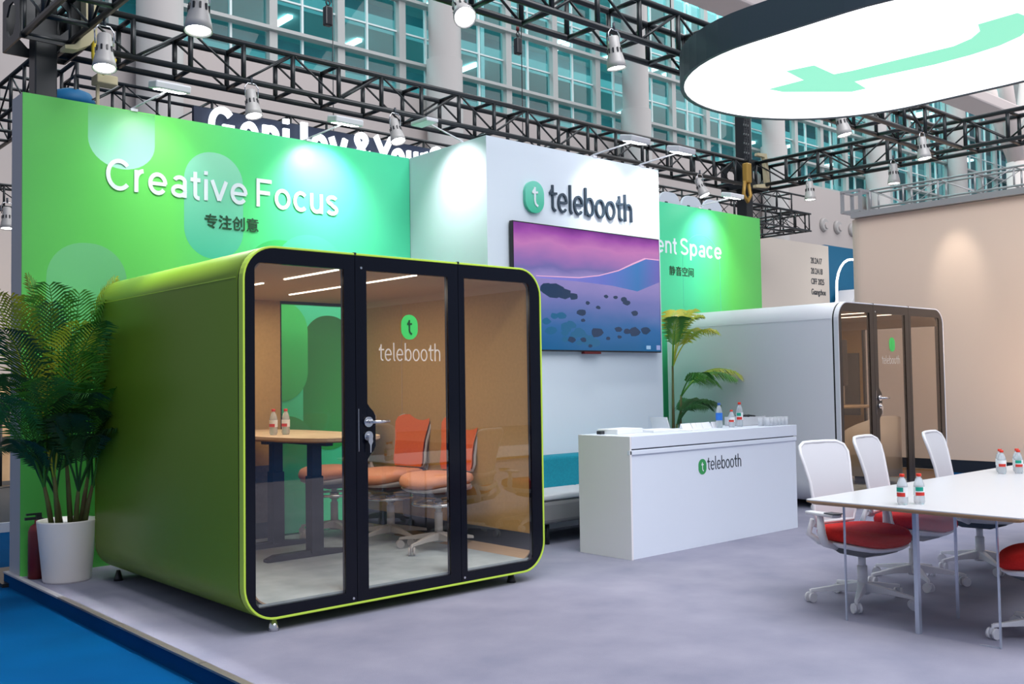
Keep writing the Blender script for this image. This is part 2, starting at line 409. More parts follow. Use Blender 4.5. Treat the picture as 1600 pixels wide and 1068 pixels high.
# ================================================================== SETTING
YW = 8.334; HT = 3.814
o = MB().box(-14, 16.0, -16, 11.85, -.30, -.10).build('floor', M['blue']); struct(o, 'blue exhibition hall carpet around the grey platform')
mb = MB(); mb.box(16.0, 95, -16, 40, -.30, -.10); o = mb.build('floor', mat('hall_floor', (.36, .35, .36), .6)); struct(o, 'grey hall floor beyond the warm wall')
o = MB().box(-14, 16.0, 11.85, 40, -.30, -.10).build('floor', M['hallfloor'] if 'hallfloor' in M else mat('hall_floor_far', (.34, .33, .34), .6)); struct(o, 'grey hall floor behind the booth')
pf = MB().box(2.262, 13.4, -3, 8.66, -.10, 0).build('floor', M['carpet']); struct(pf, 'raised grey carpeted booth platform')
tr = MB().box(2.247, 2.262, -3, 8.66, -.10, -.006).build('trim_1', M['blue']); struct(tr, 'blue skirting of the platform edge')
y = 8.66
for k, (ln, mm) in enumerate([(1.35, M['greyedge']), (1.1, M['trimmetal']), (1.2, M['trimmetal']), (1.3, M['trimmetal']), (1.5, M['trimmetal']), (1.5, M['trimmetal']), (1.5, M['trimmetal'])]):
    MB().box(2.24, 2.285, y-ln+.006, y, -.006, .006).build('edge_strip', mm, tr); y -= ln

# main back wall with printed panels (local origin at 2.28, YW, 0)
wb = struct(MB().box(2.278, 12.38, YW+.012, YW+.29, 0, HT).build('wall_back', M['greyedge']), 'long green printed back wall of the booth')
def printed(x0, x1):
    mb = MB().box(x0-2.278, x1-2.278, 0, .012, 0, HT)
    me = mb.mesh('graphic_panel', M['greenprint']); return link(me, 'graphic_panel', wb, (2.278, YW, 0))
for a, b in ((2.278, 6.04), (8.5, 12.38)): printed(a, b)
PILL = [0]
def pill(cx, cz, wd, h, c_lo, c_hi, x=None, r=None):
    PILL[0] += 1
    m = gradient(mat('pill_print', c_lo, .38), 'Z', [(0, c_lo), (1, c_hi)], -h/2, h/2)
    mb = MB(); mb.prism(rrect(-wd/2, wd/2, -h/2, h/2, r or wd*.48, 10), 0, -.0005*PILL[0], 'xz')
    me = mb.mesh('pill_graphic', m); return link(me, 'pill_graphic', wb, (cx, YW, cz))
PILL[0] += 1
mb = MB(); mb.prism([(.28, .25), (-.28, .25), (-.28, -.02)]+[(-.28*cos(R(a)), -.02-.235*sin(R(a))) for a in range(10, 180, 10)]+[(.28, -.02)], 0, -.0005, 'xz')
link(mb.mesh('pill_graphic', gradient(mat('pill_print', (.3, .7, .5), .38), 'Z', [(0, (.40, .80, .62)), (.45, (.26, .72, .42)), (1, (.12, .55, .13))], -.25, .25)), 'pill_graphic', wb, (3.06, YW, 3.555))
pill(3.88, 3.08, .56, .96, (.07, .60, .36), (.30, .74, .50))
pill(2.78, 2.06, .64, 1.18, (.10, .50, .14), (.16, .55, .22), r=.30)
pill(4.55, 2.30, .80, 1.05, (.06, .48, .16), (.05, .58, .14))
pill(4.86, 2.40, .80, 1.00, (.06, .52, .20), (.09, .62, .36))
pill(5.05, 1.48, .56, 1.30, (.035, .40, .05), (.018, .10, .012), r=.27)
pill(4.52, 1.78, .60, .95, (.06, .50, .10), (.06, .50, .09))
pill(4.58, .62, .62, 1.1, (.12, .50, .30), (.04, .36, .05))
# thin outlined capsule on the right part of the wall
ob = rrect(10.55, 11.38, 2.05, 3.45, .40, 10); ib = rrect(10.558, 11.372, 2.058, 3.442, .394, 10)
mb = MB(); mb.ring([(a, b) for a, b in ob], ib, YW-.003, YW, 'xz'); mb.build('capsule_outline', mat('outline_print', (.12, .68, .42), .4), wb)

def put_text(body, x0, x1, base, y, m, parent, cap=None, extr=.003, name='lettering', bold=0):
    t = text_mb(body, 1.0, 0.0, 1.0, 0); xs = [v[0] for v in t.v]; wd = max(xs)-min(xs)
    if cap is None: size = (x1-x0)/wd; sx = 1
    else: size = cap/.73; sx = (x1-x0)/(wd*size)
    t = text_mb(body, size, extr, sx, bold*size); mn = min(v[0] for v in t.v)
    shift(t, x0-mn, y-extr-.0005, base)
    return t.build(name, m, parent)
stroke_text('Creative', 2.924, 4.20, 3.118, .262, YW-.006, M['letterwhite'], wb, .19)
stroke_text('Focus', 4.29, 5.165, 3.118, .262, YW-.006, M['letterwhite'], wb, .19)
put_text('专注创意', 3.786, 4.308, 2.887, YW-.006, M['greenink'], wb, extr=.002, bold=.008)
stroke_text('Silent', 9.70, 10.43, 3.14, .225, YW, M['letterwhite'], wb, .19)
stroke_text('Space', 10.50, 11.42, 3.14, .225, YW, M['letterwhite'], wb, .19)
put_text('静音空间', 10.262, 10.78, 2.862, YW, M['greenink'], wb, extr=.002, bold=.008)

# white tower in front of the wall
wt = struct(MB().box(6.043, 8.582, 7.095, YW-.002, 0, HT).build('wall_front', M['whitewall']), 'white box tower carrying the screen and the big wordmark')
b = badge(.252, .318, .035); link(b.mesh('logo_badge', M['gbadge']), 'logo_badge', wt, (6.636, 7.093, 3.282))
t = logo_t(.19, .006); shift(t, 6.636, 7.057, 3.285); t.build('badge_letter', M['letterwhite'], wt)
wm, k = wordmark(1.235, .018); shift(wm, 6.862, 7.093, 3.172); wm.build('wordmark', mat('slate_wordmark', (.03, .055, .085), .4), wt)

# right warm wall
XN = 16.01
mb = MB(); poly = [(XN, -2.0), (XN+.3, -2.0), (XN+.3, 9.0)]+[(XN+.3-.3*sin(R(a)), 8.7+.3*cos(R(a))) for a in range(0, 91, 10)]
mb.prism(poly, .10, 4.235, 'xy')
wr = struct(mb.build('wall_right', M['tanwall']), 'warm white curved-end wall washed by hidden lamps')
MB().box(XN-.10, XN+.32, -2, 8.85, 4.24, 4.34).build('top_ledge', M['silver'], wr)
MB().box(XN-.04, XN+.3, -2, 8.95, -.10, .10).build('plinth', M['navy'], wr)
area('wall_wash', (XN-.07, 4.0, 4.235), (XN+.12, 4.0, 3.6), .05, 60, (1, .80, .62), 9)
area('floor_wash', (XN-.30, 5, .06), (XN+.05, 5, .9), .08, 60, (1, .66, .42), 8)

# cream far wall with address lettering
yc = 13.0
wf = struct(MB().box(15.0, 22.25, yc, yc+.2, -.1, 4.74).build('wall_far', M['cream']), 'cream partition with small stand numbers beyond the booth')
for i, s in enumerate(('20.2A17', '20.2A18', 'CIFF 2025', 'Guangzhou')):
    put_text(s, 21.42, 21.42+[.50, .52, .58, .64][i], 4.26-.255*i, yc, M['ink'], wf, .15, .004)
wz = struct(MB().box(22.26, 25.0, yc+.1, yc+.3, -.1, 4.79).build('wall_side', M['bluepanel']), 'blue panel beside the cream partition')

# hall facade ------------------------------------------------------------
YH = 20.0
wh = struct(MB().box(-8, 95, YH+.0, YH+.5, -.1, 8.70).build('wall_hall', M['concrete']), 'grey hall wall below the glazing')
# perforated sound-absorbing cladding at the left end
pm = mat('perforated_board', (.42, .38, .36), .85)
n_, l_, b_ = nodes(pm); tc = n_.new('ShaderNodeTexCoord'); vo = n_.new('ShaderNodeTexVoronoi'); vo.inputs['Scale'].default_value = 7; vo.inputs['Randomness'].default_value = 0
rp = n_.new('ShaderNodeValToRGB'); rp.color_ramp.elements[0].position = .16; rp.color_ramp.elements[0].color = (.10, .09, .085, 1); rp.color_ramp.elements[1].position = .26; rp.color_ramp.elements[1].color = (.56, .51, .49, 1)
l_.new(tc.outputs['Object'], vo.inputs['Vector']); l_.new(vo.outputs['Distance'], rp.inputs['Fac']); l_.new(rp.outputs['Color'], b_.inputs['Base Color'])
for i in range(5):
    MB().box(-4+2*i+.01, -4+2*i+1.99, YH-.06, YH, -.1, 9.2).build('acoustic_panel', pm, wh)
for X in (33.9, 34.9, 36.0):   # round vent nozzles
    mb = MB(); mb.tube([(X, YH-.12, 7.3), (X, YH, 7.3)], [.22, .27], 16)
    mb.build('vent_nozzle', M['column'], wh)
    MB().cyl((X+.05, YH-.16, 7.28), (X+.05, YH-.10, 7.28), .12, 14).build('vent_mouth', M['concrete'], wh)

win = struct(MB().box(6.0, 95, YH+.05, YH+.35, 8.70, 8.78).build('window_1', M['mullion']), 'tall teal glass facade of the hall')
zs = [8.78, 9.57, 11.16, 12.75, 14.34, 15.93, 17.5]
mull = [7.19+1.795*k for k in range(0, 46)]
me_v = MB().box(-.10, .10, -.14, .08, 0, 8.8).mesh('mullion', M['mullion'])
me_t = MB().box(-.025, .025, -.05, .03, 0, 8.8).mesh('thin_mullion', M['mullionthin'])
me_p = {}
for k, X in enumerate(mull):
    if X < 62:
        link(me_v, 'mullion', win, (X, YH+.2, 8.7)); link(me_t, 'thin_mullion', win, (X+.80, YH+.2, 8.7))
    for j in range(len(zs)-1):
        if X > 62: break
        key = j
        if key not in me_p: me_p[key] = (MB().box(.11, 1.685, 0, .02, .045, zs[j+1]-zs[j]-.05).mesh('pane', M['facade_glass']))
        link(me_p[key], 'pane', win, (X, YH+.2, zs[j]))
MB().box(62, 95, YH+.2, YH+.22, 8.78, 17.5).build('far_panes', M['facade_glass'], win)
mb = MB()
for X in mull:
    if X > 62: mb.box(X-.16, X+.16, YH-.1, YH+.3, 8.7, 17.5)
o = mb.build('far_mullions', M['mullion'], win); o['kind'] = 'stuff'
for z in zs[1:]:
    MB().box(6, 95, YH-.05, YH+.2, z-.04, z+.04).build('transom', M['mullion'], win)
for z in (10.36, 11.95, 13.54, 15.1):
    MB().box(6, 95, YH+.17, YH+.24, z-.02, z+.02).build('thin_transom', M['mullionthin'], win)
labs = ['far left of the facade, behind the left truss tower', 'behind the truss above the white tower', 'behind the near truss, left of the oval light box',
        'just right of the right truss pole', 'above the cream partition', 'right of the round vents', 'at the far right end of the glazing', 'beyond the silver truss']
for i in range(8):
    X = 7.9+7.32*i
    o = MB().lathe([(.46, -.1), (.46, 9.6), (.40, 9.62), (.40, 17.5)], (0, 0, 0), 24).build('column', M['column']); o.location = (X, YH-.55, 0)
    struct(o, 'pale round hall column '+labs[i])
# the building seen through the glass
fb = struct(MB().box(2, 100, YH+6.5, YH+6.8, 0, 18).build('wall_court', M['tealwall']), 'teal wall of the neighbouring hall behind the glass')
for z, d in ((8.6, .30), (10.1, .35), (11.9, .45), (13.8, .5), (15.8, .55)):
    MB().box(2, 100, YH+4.0, YH+6.5, z, z+d).build('floor_slab', M['slab'], fb)
for k in range(18):
    X = 4+5.4*k; MB().box(X, X+.14, YH+3.9, YH+4.05, 0, 18).build('slab_post', M['mullionthin'], fb)
rnd = random.Random(3)
me_l = MB().box(-.08, .08, -.5, .5, -.05, .04).mesh('reflection_bar', M['tube'])  # glowing bars added to stand in for ceiling lamps reflected in the facade glass
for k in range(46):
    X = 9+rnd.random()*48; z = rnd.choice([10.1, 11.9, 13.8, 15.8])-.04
    link(me_l, 'reflection_bar', fb, (X, YH+4.5+rnd.random()*1.0, z))

# roof steel
o = MB().box(13.5, 30.5, 11.35, 12.15, 9.0, 9.35).build('roof_beam', M['steelbeam'], bev=.05); tag(o, 'long pinkish boxed roof beam above the oval light', 'beam')
t = thing('branching_column', 'pale steel column with splayed struts at upper right, beyond the trusses', 'column', (43.5, 16.5, -.1))
MB().cyl((0, 0, 0), (0, 0, 10.5), .45, 16).build('trunk', M['steelbeam'], t)
for dx, dy in ((-3, -.5), (-1.2, 1.2), (1.4, -1.0), (3.2, .6)):
    MB().cyl((0, 0, 10.3), (dx, dy, 15.5), .30, 10).build('strut', M['steelbeam'], t)

# ================================================================== TRUSSES
S = .36; ZB = 4.40
def tube_me(p, q, r, name, m=None, n=6): return MB().tube([p, q], r, n).mesh(name, m or M['truss'])
TM = {}
def truss(label, x0, y0, L, axis='X', z=ZB, size=S, m='truss', bay=.531, phase=0, r=.025, name='lighting_truss', group=None):
    t = thing(name, label, 'truss', (x0, y0, z), 0 if axis == 'X' else -pi/2, group)
    key = (m, size, r, bay)
    if key not in TM:
        mm = M[m]
        TM[key] = dict(post=tube_me((0, 0, 0), (0, 0, size), r*.95, 'post', mm), rung=tube_me((0, 0, 0), (0, size, 0), r*.95, 'rung', mm),
                       b1=tube_me((0, 0, 0), (bay, 0, size), r*.5, 'brace', mm), b2=tube_me((0, 0, size), (bay, 0, 0), r*.5, 'brace', mm))
    T = TM[key]
    for yy in (0, size):
        for zz in (0, size):
            MB().tube([(0, yy, zz), (L, yy, zz)], r*1.15, 8).build('chord', M[m], t)
    n = int(L/bay)
    for i in range(n+1):
        X = i*bay
        for yy in (0, size): link(T['post'], 'post', t, (X, yy, 0))
        for zz in (0, size): link(T['rung'], 'rung', t, (X, 0, zz))
        if i < n:
            for yy in (0, size): link(T['b1'] if (i+phase) % 2 else T['b2'], 'brace', t, (X, yy, 0))
    return t
t1 = truss('black truss above the green back wall, between the two poles', 2.76, 8.70, 10.1, 'X')
t2 = truss('black truss running overhead towards the viewer at upper left', 2.38, 8.68, 9.0, 'Y')
t3 = truss('black truss at top centre, passing behind the oval light box', 2.76, 5.53, 10.0, 'X')
t4 = truss('black truss running from the right pole past the oval light box', 12.82, 8.68, 8.2, 'Y')

def sleeve(t, w_=.50, h=.44):
    """corner block made of plates with eight-sided openings"""
    for (px, py, rz) in ((0, -w_/2, 0), (0, w_/2, 0), (-w_/2, 0, pi/2), (w_/2, 0, pi/2)):
        o8 = []; i8 = []
        for k in range(8):
            a = R(22.5+45*k); i8.append((.15*cos(a), .15*sin(a)))
        hw, hh = w_/2, h/2
        o8 = [(hw, hh*.5), (hw*.5, hh), (-hw*.5, hh), (-hw, hh*.5), (-hw, -hh*.5), (-hw*.5, -hh), (hw*.5, -hh), (hw, -hh*.5)]
        mb = MB(); mb.ring(o8, i8, -.008, .008, 'xz')
        for sx in (-1, 1):
            for sz in (-1, 1):
                mb.prism([(sx*hw, sz*hh), (sx*hw*.5, sz*hh), (sx*hw, sz*hh*.5)], -.008, .008, 'xz')
        link(mb.mesh('corner_plate', M['truss']), 'corner_plate', t, (px, py, ZB+.18), (0, 0, rz))
for (px, py, lab) in ((2.60, 8.92, 'black square pole holding the left end of the back truss'), (12.86, 8.92, 'black square pole holding the right end of the back truss')):
    t = thing('truss_tower', lab, 'pole', (px, py, 0))
    MB().box(-.09, .09, -.09, .09, -.08, 6.6).build('pole', M['truss'], t, .01)
    MB().box(-.4, .4, -.4, .4, -.10, -.07).build('base_plate', M['truss'], t)
    sleeve(t)
# neighbour stand trusses
truss('lower black truss of the next stand, behind the white letters', 3.6, 11.2, 14.9, 'X', 4.55, .36, bay=.53, phase=1, r=.018)
truss('black truss of the next stand ending right of the green wall', 16.2, 11.2, 2.1, 'X', 4.9, .36, bay=.53, r=.018)
truss('black truss of the next stand crossing towards the round vents', 18.1, 12.9, 1.7, 'Y', 4.55, .36, bay=.53, r=.018)
truss('black truss at left edge, leading away from the left pole', 3.25, 16.6, 5.3, 'Y', 4.72, .40, bay=.53, r=.022)
truss('small distant black truss at the left edge with one lamp', 2.0, 16.0, 3.0, 'X', 4.20, .33, bay=.53, r=.018)
truss('silver aluminium truss above the warm white wall', 16.05, 8.55, 9.5, 'Y', 4.40, .30, 'silver', bay=.60, r=.016)
t = thing('truss_corner_block', 'grey square corner block at the end of the silver truss', 'truss block', (16.02, 8.72, 4.36))
for dz in (0, .36):
    for a, b_ in (((-.02, 0), (.34, 0)), ((-.02, .34), (.34, .34)), ((0, 0), (0, .34)), ((.34, 0), (.34, .34))):
        MB().box(min(a[0], b_[0])-.02, max(a[0], b_[0])+.02, min(a[1], b_[1])-.02, max(a[1], b_[1])+.02, dz, dz+.04).build('bar', M['silver'], t)
for a in (0, .34):
    for b_ in (0, .34): MB().box(a-.025, a+.025, b_-.025, b_+.025, 0, .4).build('upright', M['silver'], t)
# lit letters of the neighbouring stand
sg = thing('stand_sign', 'white lit letters of the next stand rising behind the green wall', 'sign', (5.06, 10.98, 4.36))
MB().box(-.15, 3.9, .10, .16, -.20, .42).build('backboard', M['signback'], sg)
for s, a, b_ in (('G', 0, .34), ('e', .40, .64), ('n', .70, .92), ('i', .98, 1.06), ('J', 1.10, 1.32), ('o', 1.38, 1.62), ('y', 1.66, 1.90), ('&', 2.00, 2.30), ('Y', 2.36, 2.62), ('o', 2.62, 2.84), ('u', 2.88, 3.06), ('r', 3.12, 3.24), ('S', 3.27, 3.52)):
    stroke_text(s, a, b_, .0, .44, .05, M['signwhite'], sg, .25, .04, name='letter')
sb = thing('stand_sign', 'pale rounded sign top with dark strokes beyond the right end of the screen', 'sign', (13.3, 10.98, 4.42))
for k in range(3):
    mb = MB(); mb.prism(rrect(k*.62, k*.62+.56, -.4, .34, .2, 6), 0, .05, 'xz'); mb.build('rounded_board', M['whitewall'], sb)
    MB().box(k*.62+.25, k*.62+.31, .05, .24, .12, .18).build('hanger', M['black'], sb)
    MB().box(k*.62+.14, k*.62+.2, -.02, 0, -.3, .16).build('stroke', M['ink'], sb)

# ------------------------------------------------------------------ oval light box
def capsule_xy(x0, x1, y0, y1, r, n=14): return rrect(x0, x1, y0, y1, r, n)
ol = thing('oval_light_box', 'large oval backlit ceiling sign with dark rim and mint letter t', 'light box', (7.92, 4.02, 4.10))
OX, OY = 1.43, 1.82
oo = capsule_xy(-OX, OX, -OY, OY, 1.41); ii = capsule_xy(-OX+.035, OX-.035, -OY+.035, OY-.035, 1.375)
mb = MB(); mb.ring(oo, ii, -.01, .27, 'xy'); mb.build('rim', M['rimblack'], ol)
mb = MB(); mb.prism(ii, .0, .02, 'xy'); mb.build('diffuser', M['lightbox'], ol)
mb = MB(); mb.prism(ii, .25, .27, 'xy'); mb.build('top_cover', M['rimblack'], ol)
tp = [(7.726, 5.063), (7.735, 4.712), (7.391, 4.667), (7.438, 4.43), (7.795, 4.453), (7.83, 4.30), (7.87, 3.75), (7.89, 3.45), (7.82, 3.28), (7.70, 3.16), (7.541, 3.108),
      (7.529, 2.818), (7.70, 2.80), (7.90, 2.86), (8.06, 3.00), (8.16, 3.20), (8.21, 3.45), (8.22, 3.757), (8.127, 4.444), (8.409, 4.487), (8.396, 4.626), (7.90, 5.03)]
mb = MB(); mb.prism([(a-7.92, b-4.02) for a, b in tp], -.003, .0, 'xy'); mb.build('letter', M['mint'], ol)
for dx, dy in ((-.9, 1.6), (.9, 1.6), (-.9, -1.4), (.9, -1.4)):
    MB().cyl((dx, dy, .26), (dx, dy, 1.6), .006, 6).build('cable', M['black'], ol)

# ------------------------------------------------------------------ track spotlights
def spotlight(loc, tgt, label, power=0, big=1.0, ang=60, col=(1, 1, 1)):
    t = thing('spotlight', label, 'spotlight', loc, 0, None)
    d = (Vector(tgt)-Vector(loc)).normalized()
    q = d.to_track_quat('-Z', 'Y').to_euler()
    c = Vector((0, 0, -.12))*big
    k = big
    mb = MB(); mb.lathe([(.0, .10), (.045, .10), (.05, .09), (.055, 0), (.06, -.04), (.078, -.12), (.084, -.17), (.080, -.17), (.07, -.155)], n=20)
    mb.v = [(x*k, y*k, z*k) for x, y, z in mb.v]
    h = link(mb.mesh('housing', M['lampoff']), 'housing', t, c, q)
    for i in range(10):
        a = 2*pi*i/10; sb_ = MB().box(.052, .066, -.006, .006, -.045, -.005); sb_.v = [((x*cos(a)-y*sin(a))*k, (x*sin(a)+y*cos(a))*k, z*k) for x, y, z in sb_.v]
        link(sb_.mesh('vent_slot', M['black']), 'vent_slot', h)
    mb = MB(); mb.lathe([(.0, -.158), (.073, -.158), (.073, -.15), (0, -.15)], n=20); mb.v = [(x*k, y*k, z*k) for x, y, z in mb.v]
    link(mb.mesh('lens', M['lens']), 'lens', h)
    MB().tube([(-.065*k, 0, -.10*k), (-.07*k, 0, 0), (-.04*k, 0, .04*k), (.04*k, 0, .04*k), (.07*k, 0, 0), (.065*k, 0, -.10*k)], .006*k, 6).build('yoke', M['chrome'], t)
    MB().tube([(0, 0, .04*k), (0, 0, .10*k)], .012*k, 8).build('clamp', M['darkplastic'], t)
    if power:
        L = spot('bulb', (0, 0, 0), d, power, ang, .7, .06, col)
        L.location = c + d*.19*k; L.parent = t
        L.rotation_euler = q
    return t
spotlight((2.76, 7.90, 4.29), (2.62, 7.5, 2.3), 'white spotlight at the left pole, beside the cream strap', 220, 1.1)
spotlight((2.90, 6.46, 4.24), (2.72, 6.2, 2), 'white spotlight at the top left edge, cut by the frame', 430, 1.15)
spotlight((4.416, 8.66, 4.33), (4.50, 8.2, 2.2), 'white spotlight on the back truss above the word Creative', 30)
spotlight((6.094, 8.66, 4.33), (6.1, 7.9, 2.2), 'white spotlight on the back truss left of the white tower', 30)
spotlight((11.40, 8.66, 4.36), (11.7, 7.9, 2.5), 'white spotlight on the back truss above the word Space', 30)
spotlight((6.112, 5.50, 4.36), (6.6, 5.3, 0), 'tilted white spotlight left of the oval light box', 60)
spotlight((4.46, 5.50, 4.30), (3.4, 3.2, 2.0), 'glaring spotlight at top centre facing the viewer', 25)
spotlight((9.754, 5.50, 4.36), (10.0, 4.9, 1), 'tilted white spotlight below the oval light box', 60)
spotlight((11.633, 5.50, 4.37), (11.7, 5.0, 0), 'upright white spotlight right of the tilted one under the right truss', 60)
spotlight((12.75, 7.72, 4.33), (12.7, 7.6, 0), 'white spotlight hanging from the right truss near the pole', 30)
spotlight((12.75, 6.44, 4.36), (12.7, 6.4, 0), 'white spotlight hanging from the right truss over the silver truss', 30)
spotlight((4.14, 15.9, 4.20), (4.1, 15.5, 0), 'small distant spotlight at the left edge under its truss', 20, 1.2)

spotlight((2.76, 3.30, 4.27), (6.9, 5.6, .5), 'added unseen spotlight on the left truss above the booth entrance', 70, 1.0, 62)  # added out of view to brighten the counter's left side
spotlight((2.76, 1.90, 4.27), (6.2, 3.2, .3), 'added unseen spotlight on the left truss nearest the viewer', 40, 1.0, 62)  # second added lamp out of view, brightens the floor in front
# arm floodlights on top of the walls
def armlight(x, y, z, label, power=60, dx=.12):
    t = thing('arm_floodlight', label, 'floodlight', (x, y, z))
    MB().tube([(0, .10, -.01), (0, .02, .03), (dx, -.42, .10)], .009, 6).build('arm', M['plasticw'], t)
    MB().box(-.03, .03, -.01, .13, -.004, .02).build('bracket', M['plasticw'], t)
    h = MB(); h.box(-.15, .15, -.085, .085, -.022, .040)
    h = link(h.mesh('head', M['plasticw']), 'head', t, (dx, -.46, .11), (R(12), 0, 0), bev=.012)
    link(MB().box(-.115, .115, -.055, .055, -.028, -.0225).mesh('lit_panel', M['lens']), 'lit_panel', h)
    for s in (-.13, .13): pass
    L = spot('bulb', (dx, -.46, .07), (dx, -.02, -.55), power, 100, 1.0, .06); L.parent = t
    return t
armlight(3.16, YW, HT, 'white arm floodlight on the wall top above the letter C', 30)
armlight(4.85, YW, HT, 'white arm floodlight on the wall top above the word Focus', 190)
armlight(7.55, 7.10, HT, 'left arm floodlight on top of the white tower', 75)
armlight(8.30, 7.10, HT, 'right arm floodlight on top of the white tower', 75)
armlight(10.95, YW, HT, 'white arm floodlight on the wall top above the word Space', 90)
armlight(9.0, YW, HT, 'white arm floodlight half hidden by the tower corner', 40)
# arm light facing the tower's left side
t = thing('arm_floodlight', 'white arm floodlight aimed at the left side of the tower', 'floodlight', (6.04, 7.5, HT), -pi/2)
MB().tube([(0, .10, -.01), (0, .02, .03), (.05, -.42, .12)], .009, 6).build('arm', M['plasticw'], t)
L = spot('bulb', (.05, -.46, .07), (.05, -.02, -.55), 60, 100, 1.0, .06); L.parent = t
MB().box(-.08, .18, -.53, -.39, .10, .14).build('head', M['plasticw'], t, .01)

# rigging: straps, hooks, hoists
o = MB(); o.prism([(2.80, 5.4), (2.89, 5.4), (2.90, 4.44), (2.84, 4.35), (2.74, 4.29), (2.64, 4.28), (2.64, 4.31), (2.72, 4.33), (2.78, 4.40), (2.81, 4.48)], 8.47, 8.60, 'xz')
tag(o.build('lifting_strap', M['strap']), 'cream lifting strap wrapped round the left truss corner', 'strap')
o = MB(); o.tube([(2.90, 8.55, 4.42), (2.90, 8.55, 4.28), (2.93, 8.55, 4.19), (2.98, 8.55, 4.16), (3.04, 8.55, 4.19), (3.07, 8.55, 4.30)], .022, 8)
tag(o.build('hoist_hook', M['yellow']), 'yellow hoist hook under the left truss corner', 'hook')
o = MB().box(2.98, 3.16, 8.70, 8.86, 4.12, 4.20); o.box(3.00, 3.03, 8.78, 8.81, 3.80, 4.16)
tag(o.build('cable_box', M['strap'], bev=.01), 'cream cable box hanging beside the left hook', 'box')
o = MB(); o.prism([(12.62, 4.86), (12.86, 4.88), (12.93, 4.42), (12.90, 4.36), (12.56, 4.33), (12.56, 4.37), (12.84, 4.42), (12.80, 4.82), (12.62, 4.82)], 8.50, 8.56, 'xz')
tag(o.build('lifting_strap', M['strap']), 'cream lifting strap on the right pole', 'strap')
ch = thing('chain_hoist', 'gold chain hoist with hanging chains beside the right pole', 'hoist', (12.40, 8.55, 4.1))
MB().box(-.06, .06, -.05, .05, .28, .58).build('hoist_body', M['gold'], ch, .02)
MB().tube([(-.06, 0, .3), (-.10, 0, .1), (0, 0, 0), (.08, 0, .1), (.02, 0, .3)], .028, 8).build('hook', M['gold'], ch)
for dx in (-.05, 0, .06):
    mb = MB()
    for i in range(26): mb.tube([(dx, 0, .62+i*.07), (dx+.008*(-1)**i, 0, .65+i*.07), (dx, 0, .68+i*.07)], .011, 5)
    mb.build('chain', M['black'], ch)
for x, y, z, lab in ((7.30, 12.0, 6.55, 'black hoist controller hanging at top centre'), (10.95, 12.0, 6.92, 'black hoist controller with red tip hanging over the tower')):
    t = thing('hoist_controller', lab, 'controller', (x, y, z))
    MB().box(-.06, .06, -.05, .05, 0, .28).build('body', M['black'], t, .02)
    MB().tube([(0, 0, .28), (.04, 0, .34), (0, 0, .40), (-.03, 0, .34), (0, 0, .28)], .012, 6).build('ring', M['black'], t)
    MB().cyl((0, 0, .4), (0, 0, .48), .03, 8).build('red_tip', M['extred'], t)
    MB().cyl((0, 0, .48), (0, 0, 9), .008, 5).build('rope', M['black'], t)
    MB().cyl((.08, 0, -3.0), (.08, 0, 3), .008, 5).build('tail_cable', M['black'], t)
o = MB().lathe([(0, .0), (.22, 0), (.25, .06), (.20, .15), (.1, .19), (0, .20)], n=16).build('cloth_bundle', M['bluestuff']); o.location = (3.62, 11.38, 4.60)
tag(o, 'blue bundle peeking over the green wall near the left pole', 'bundle')

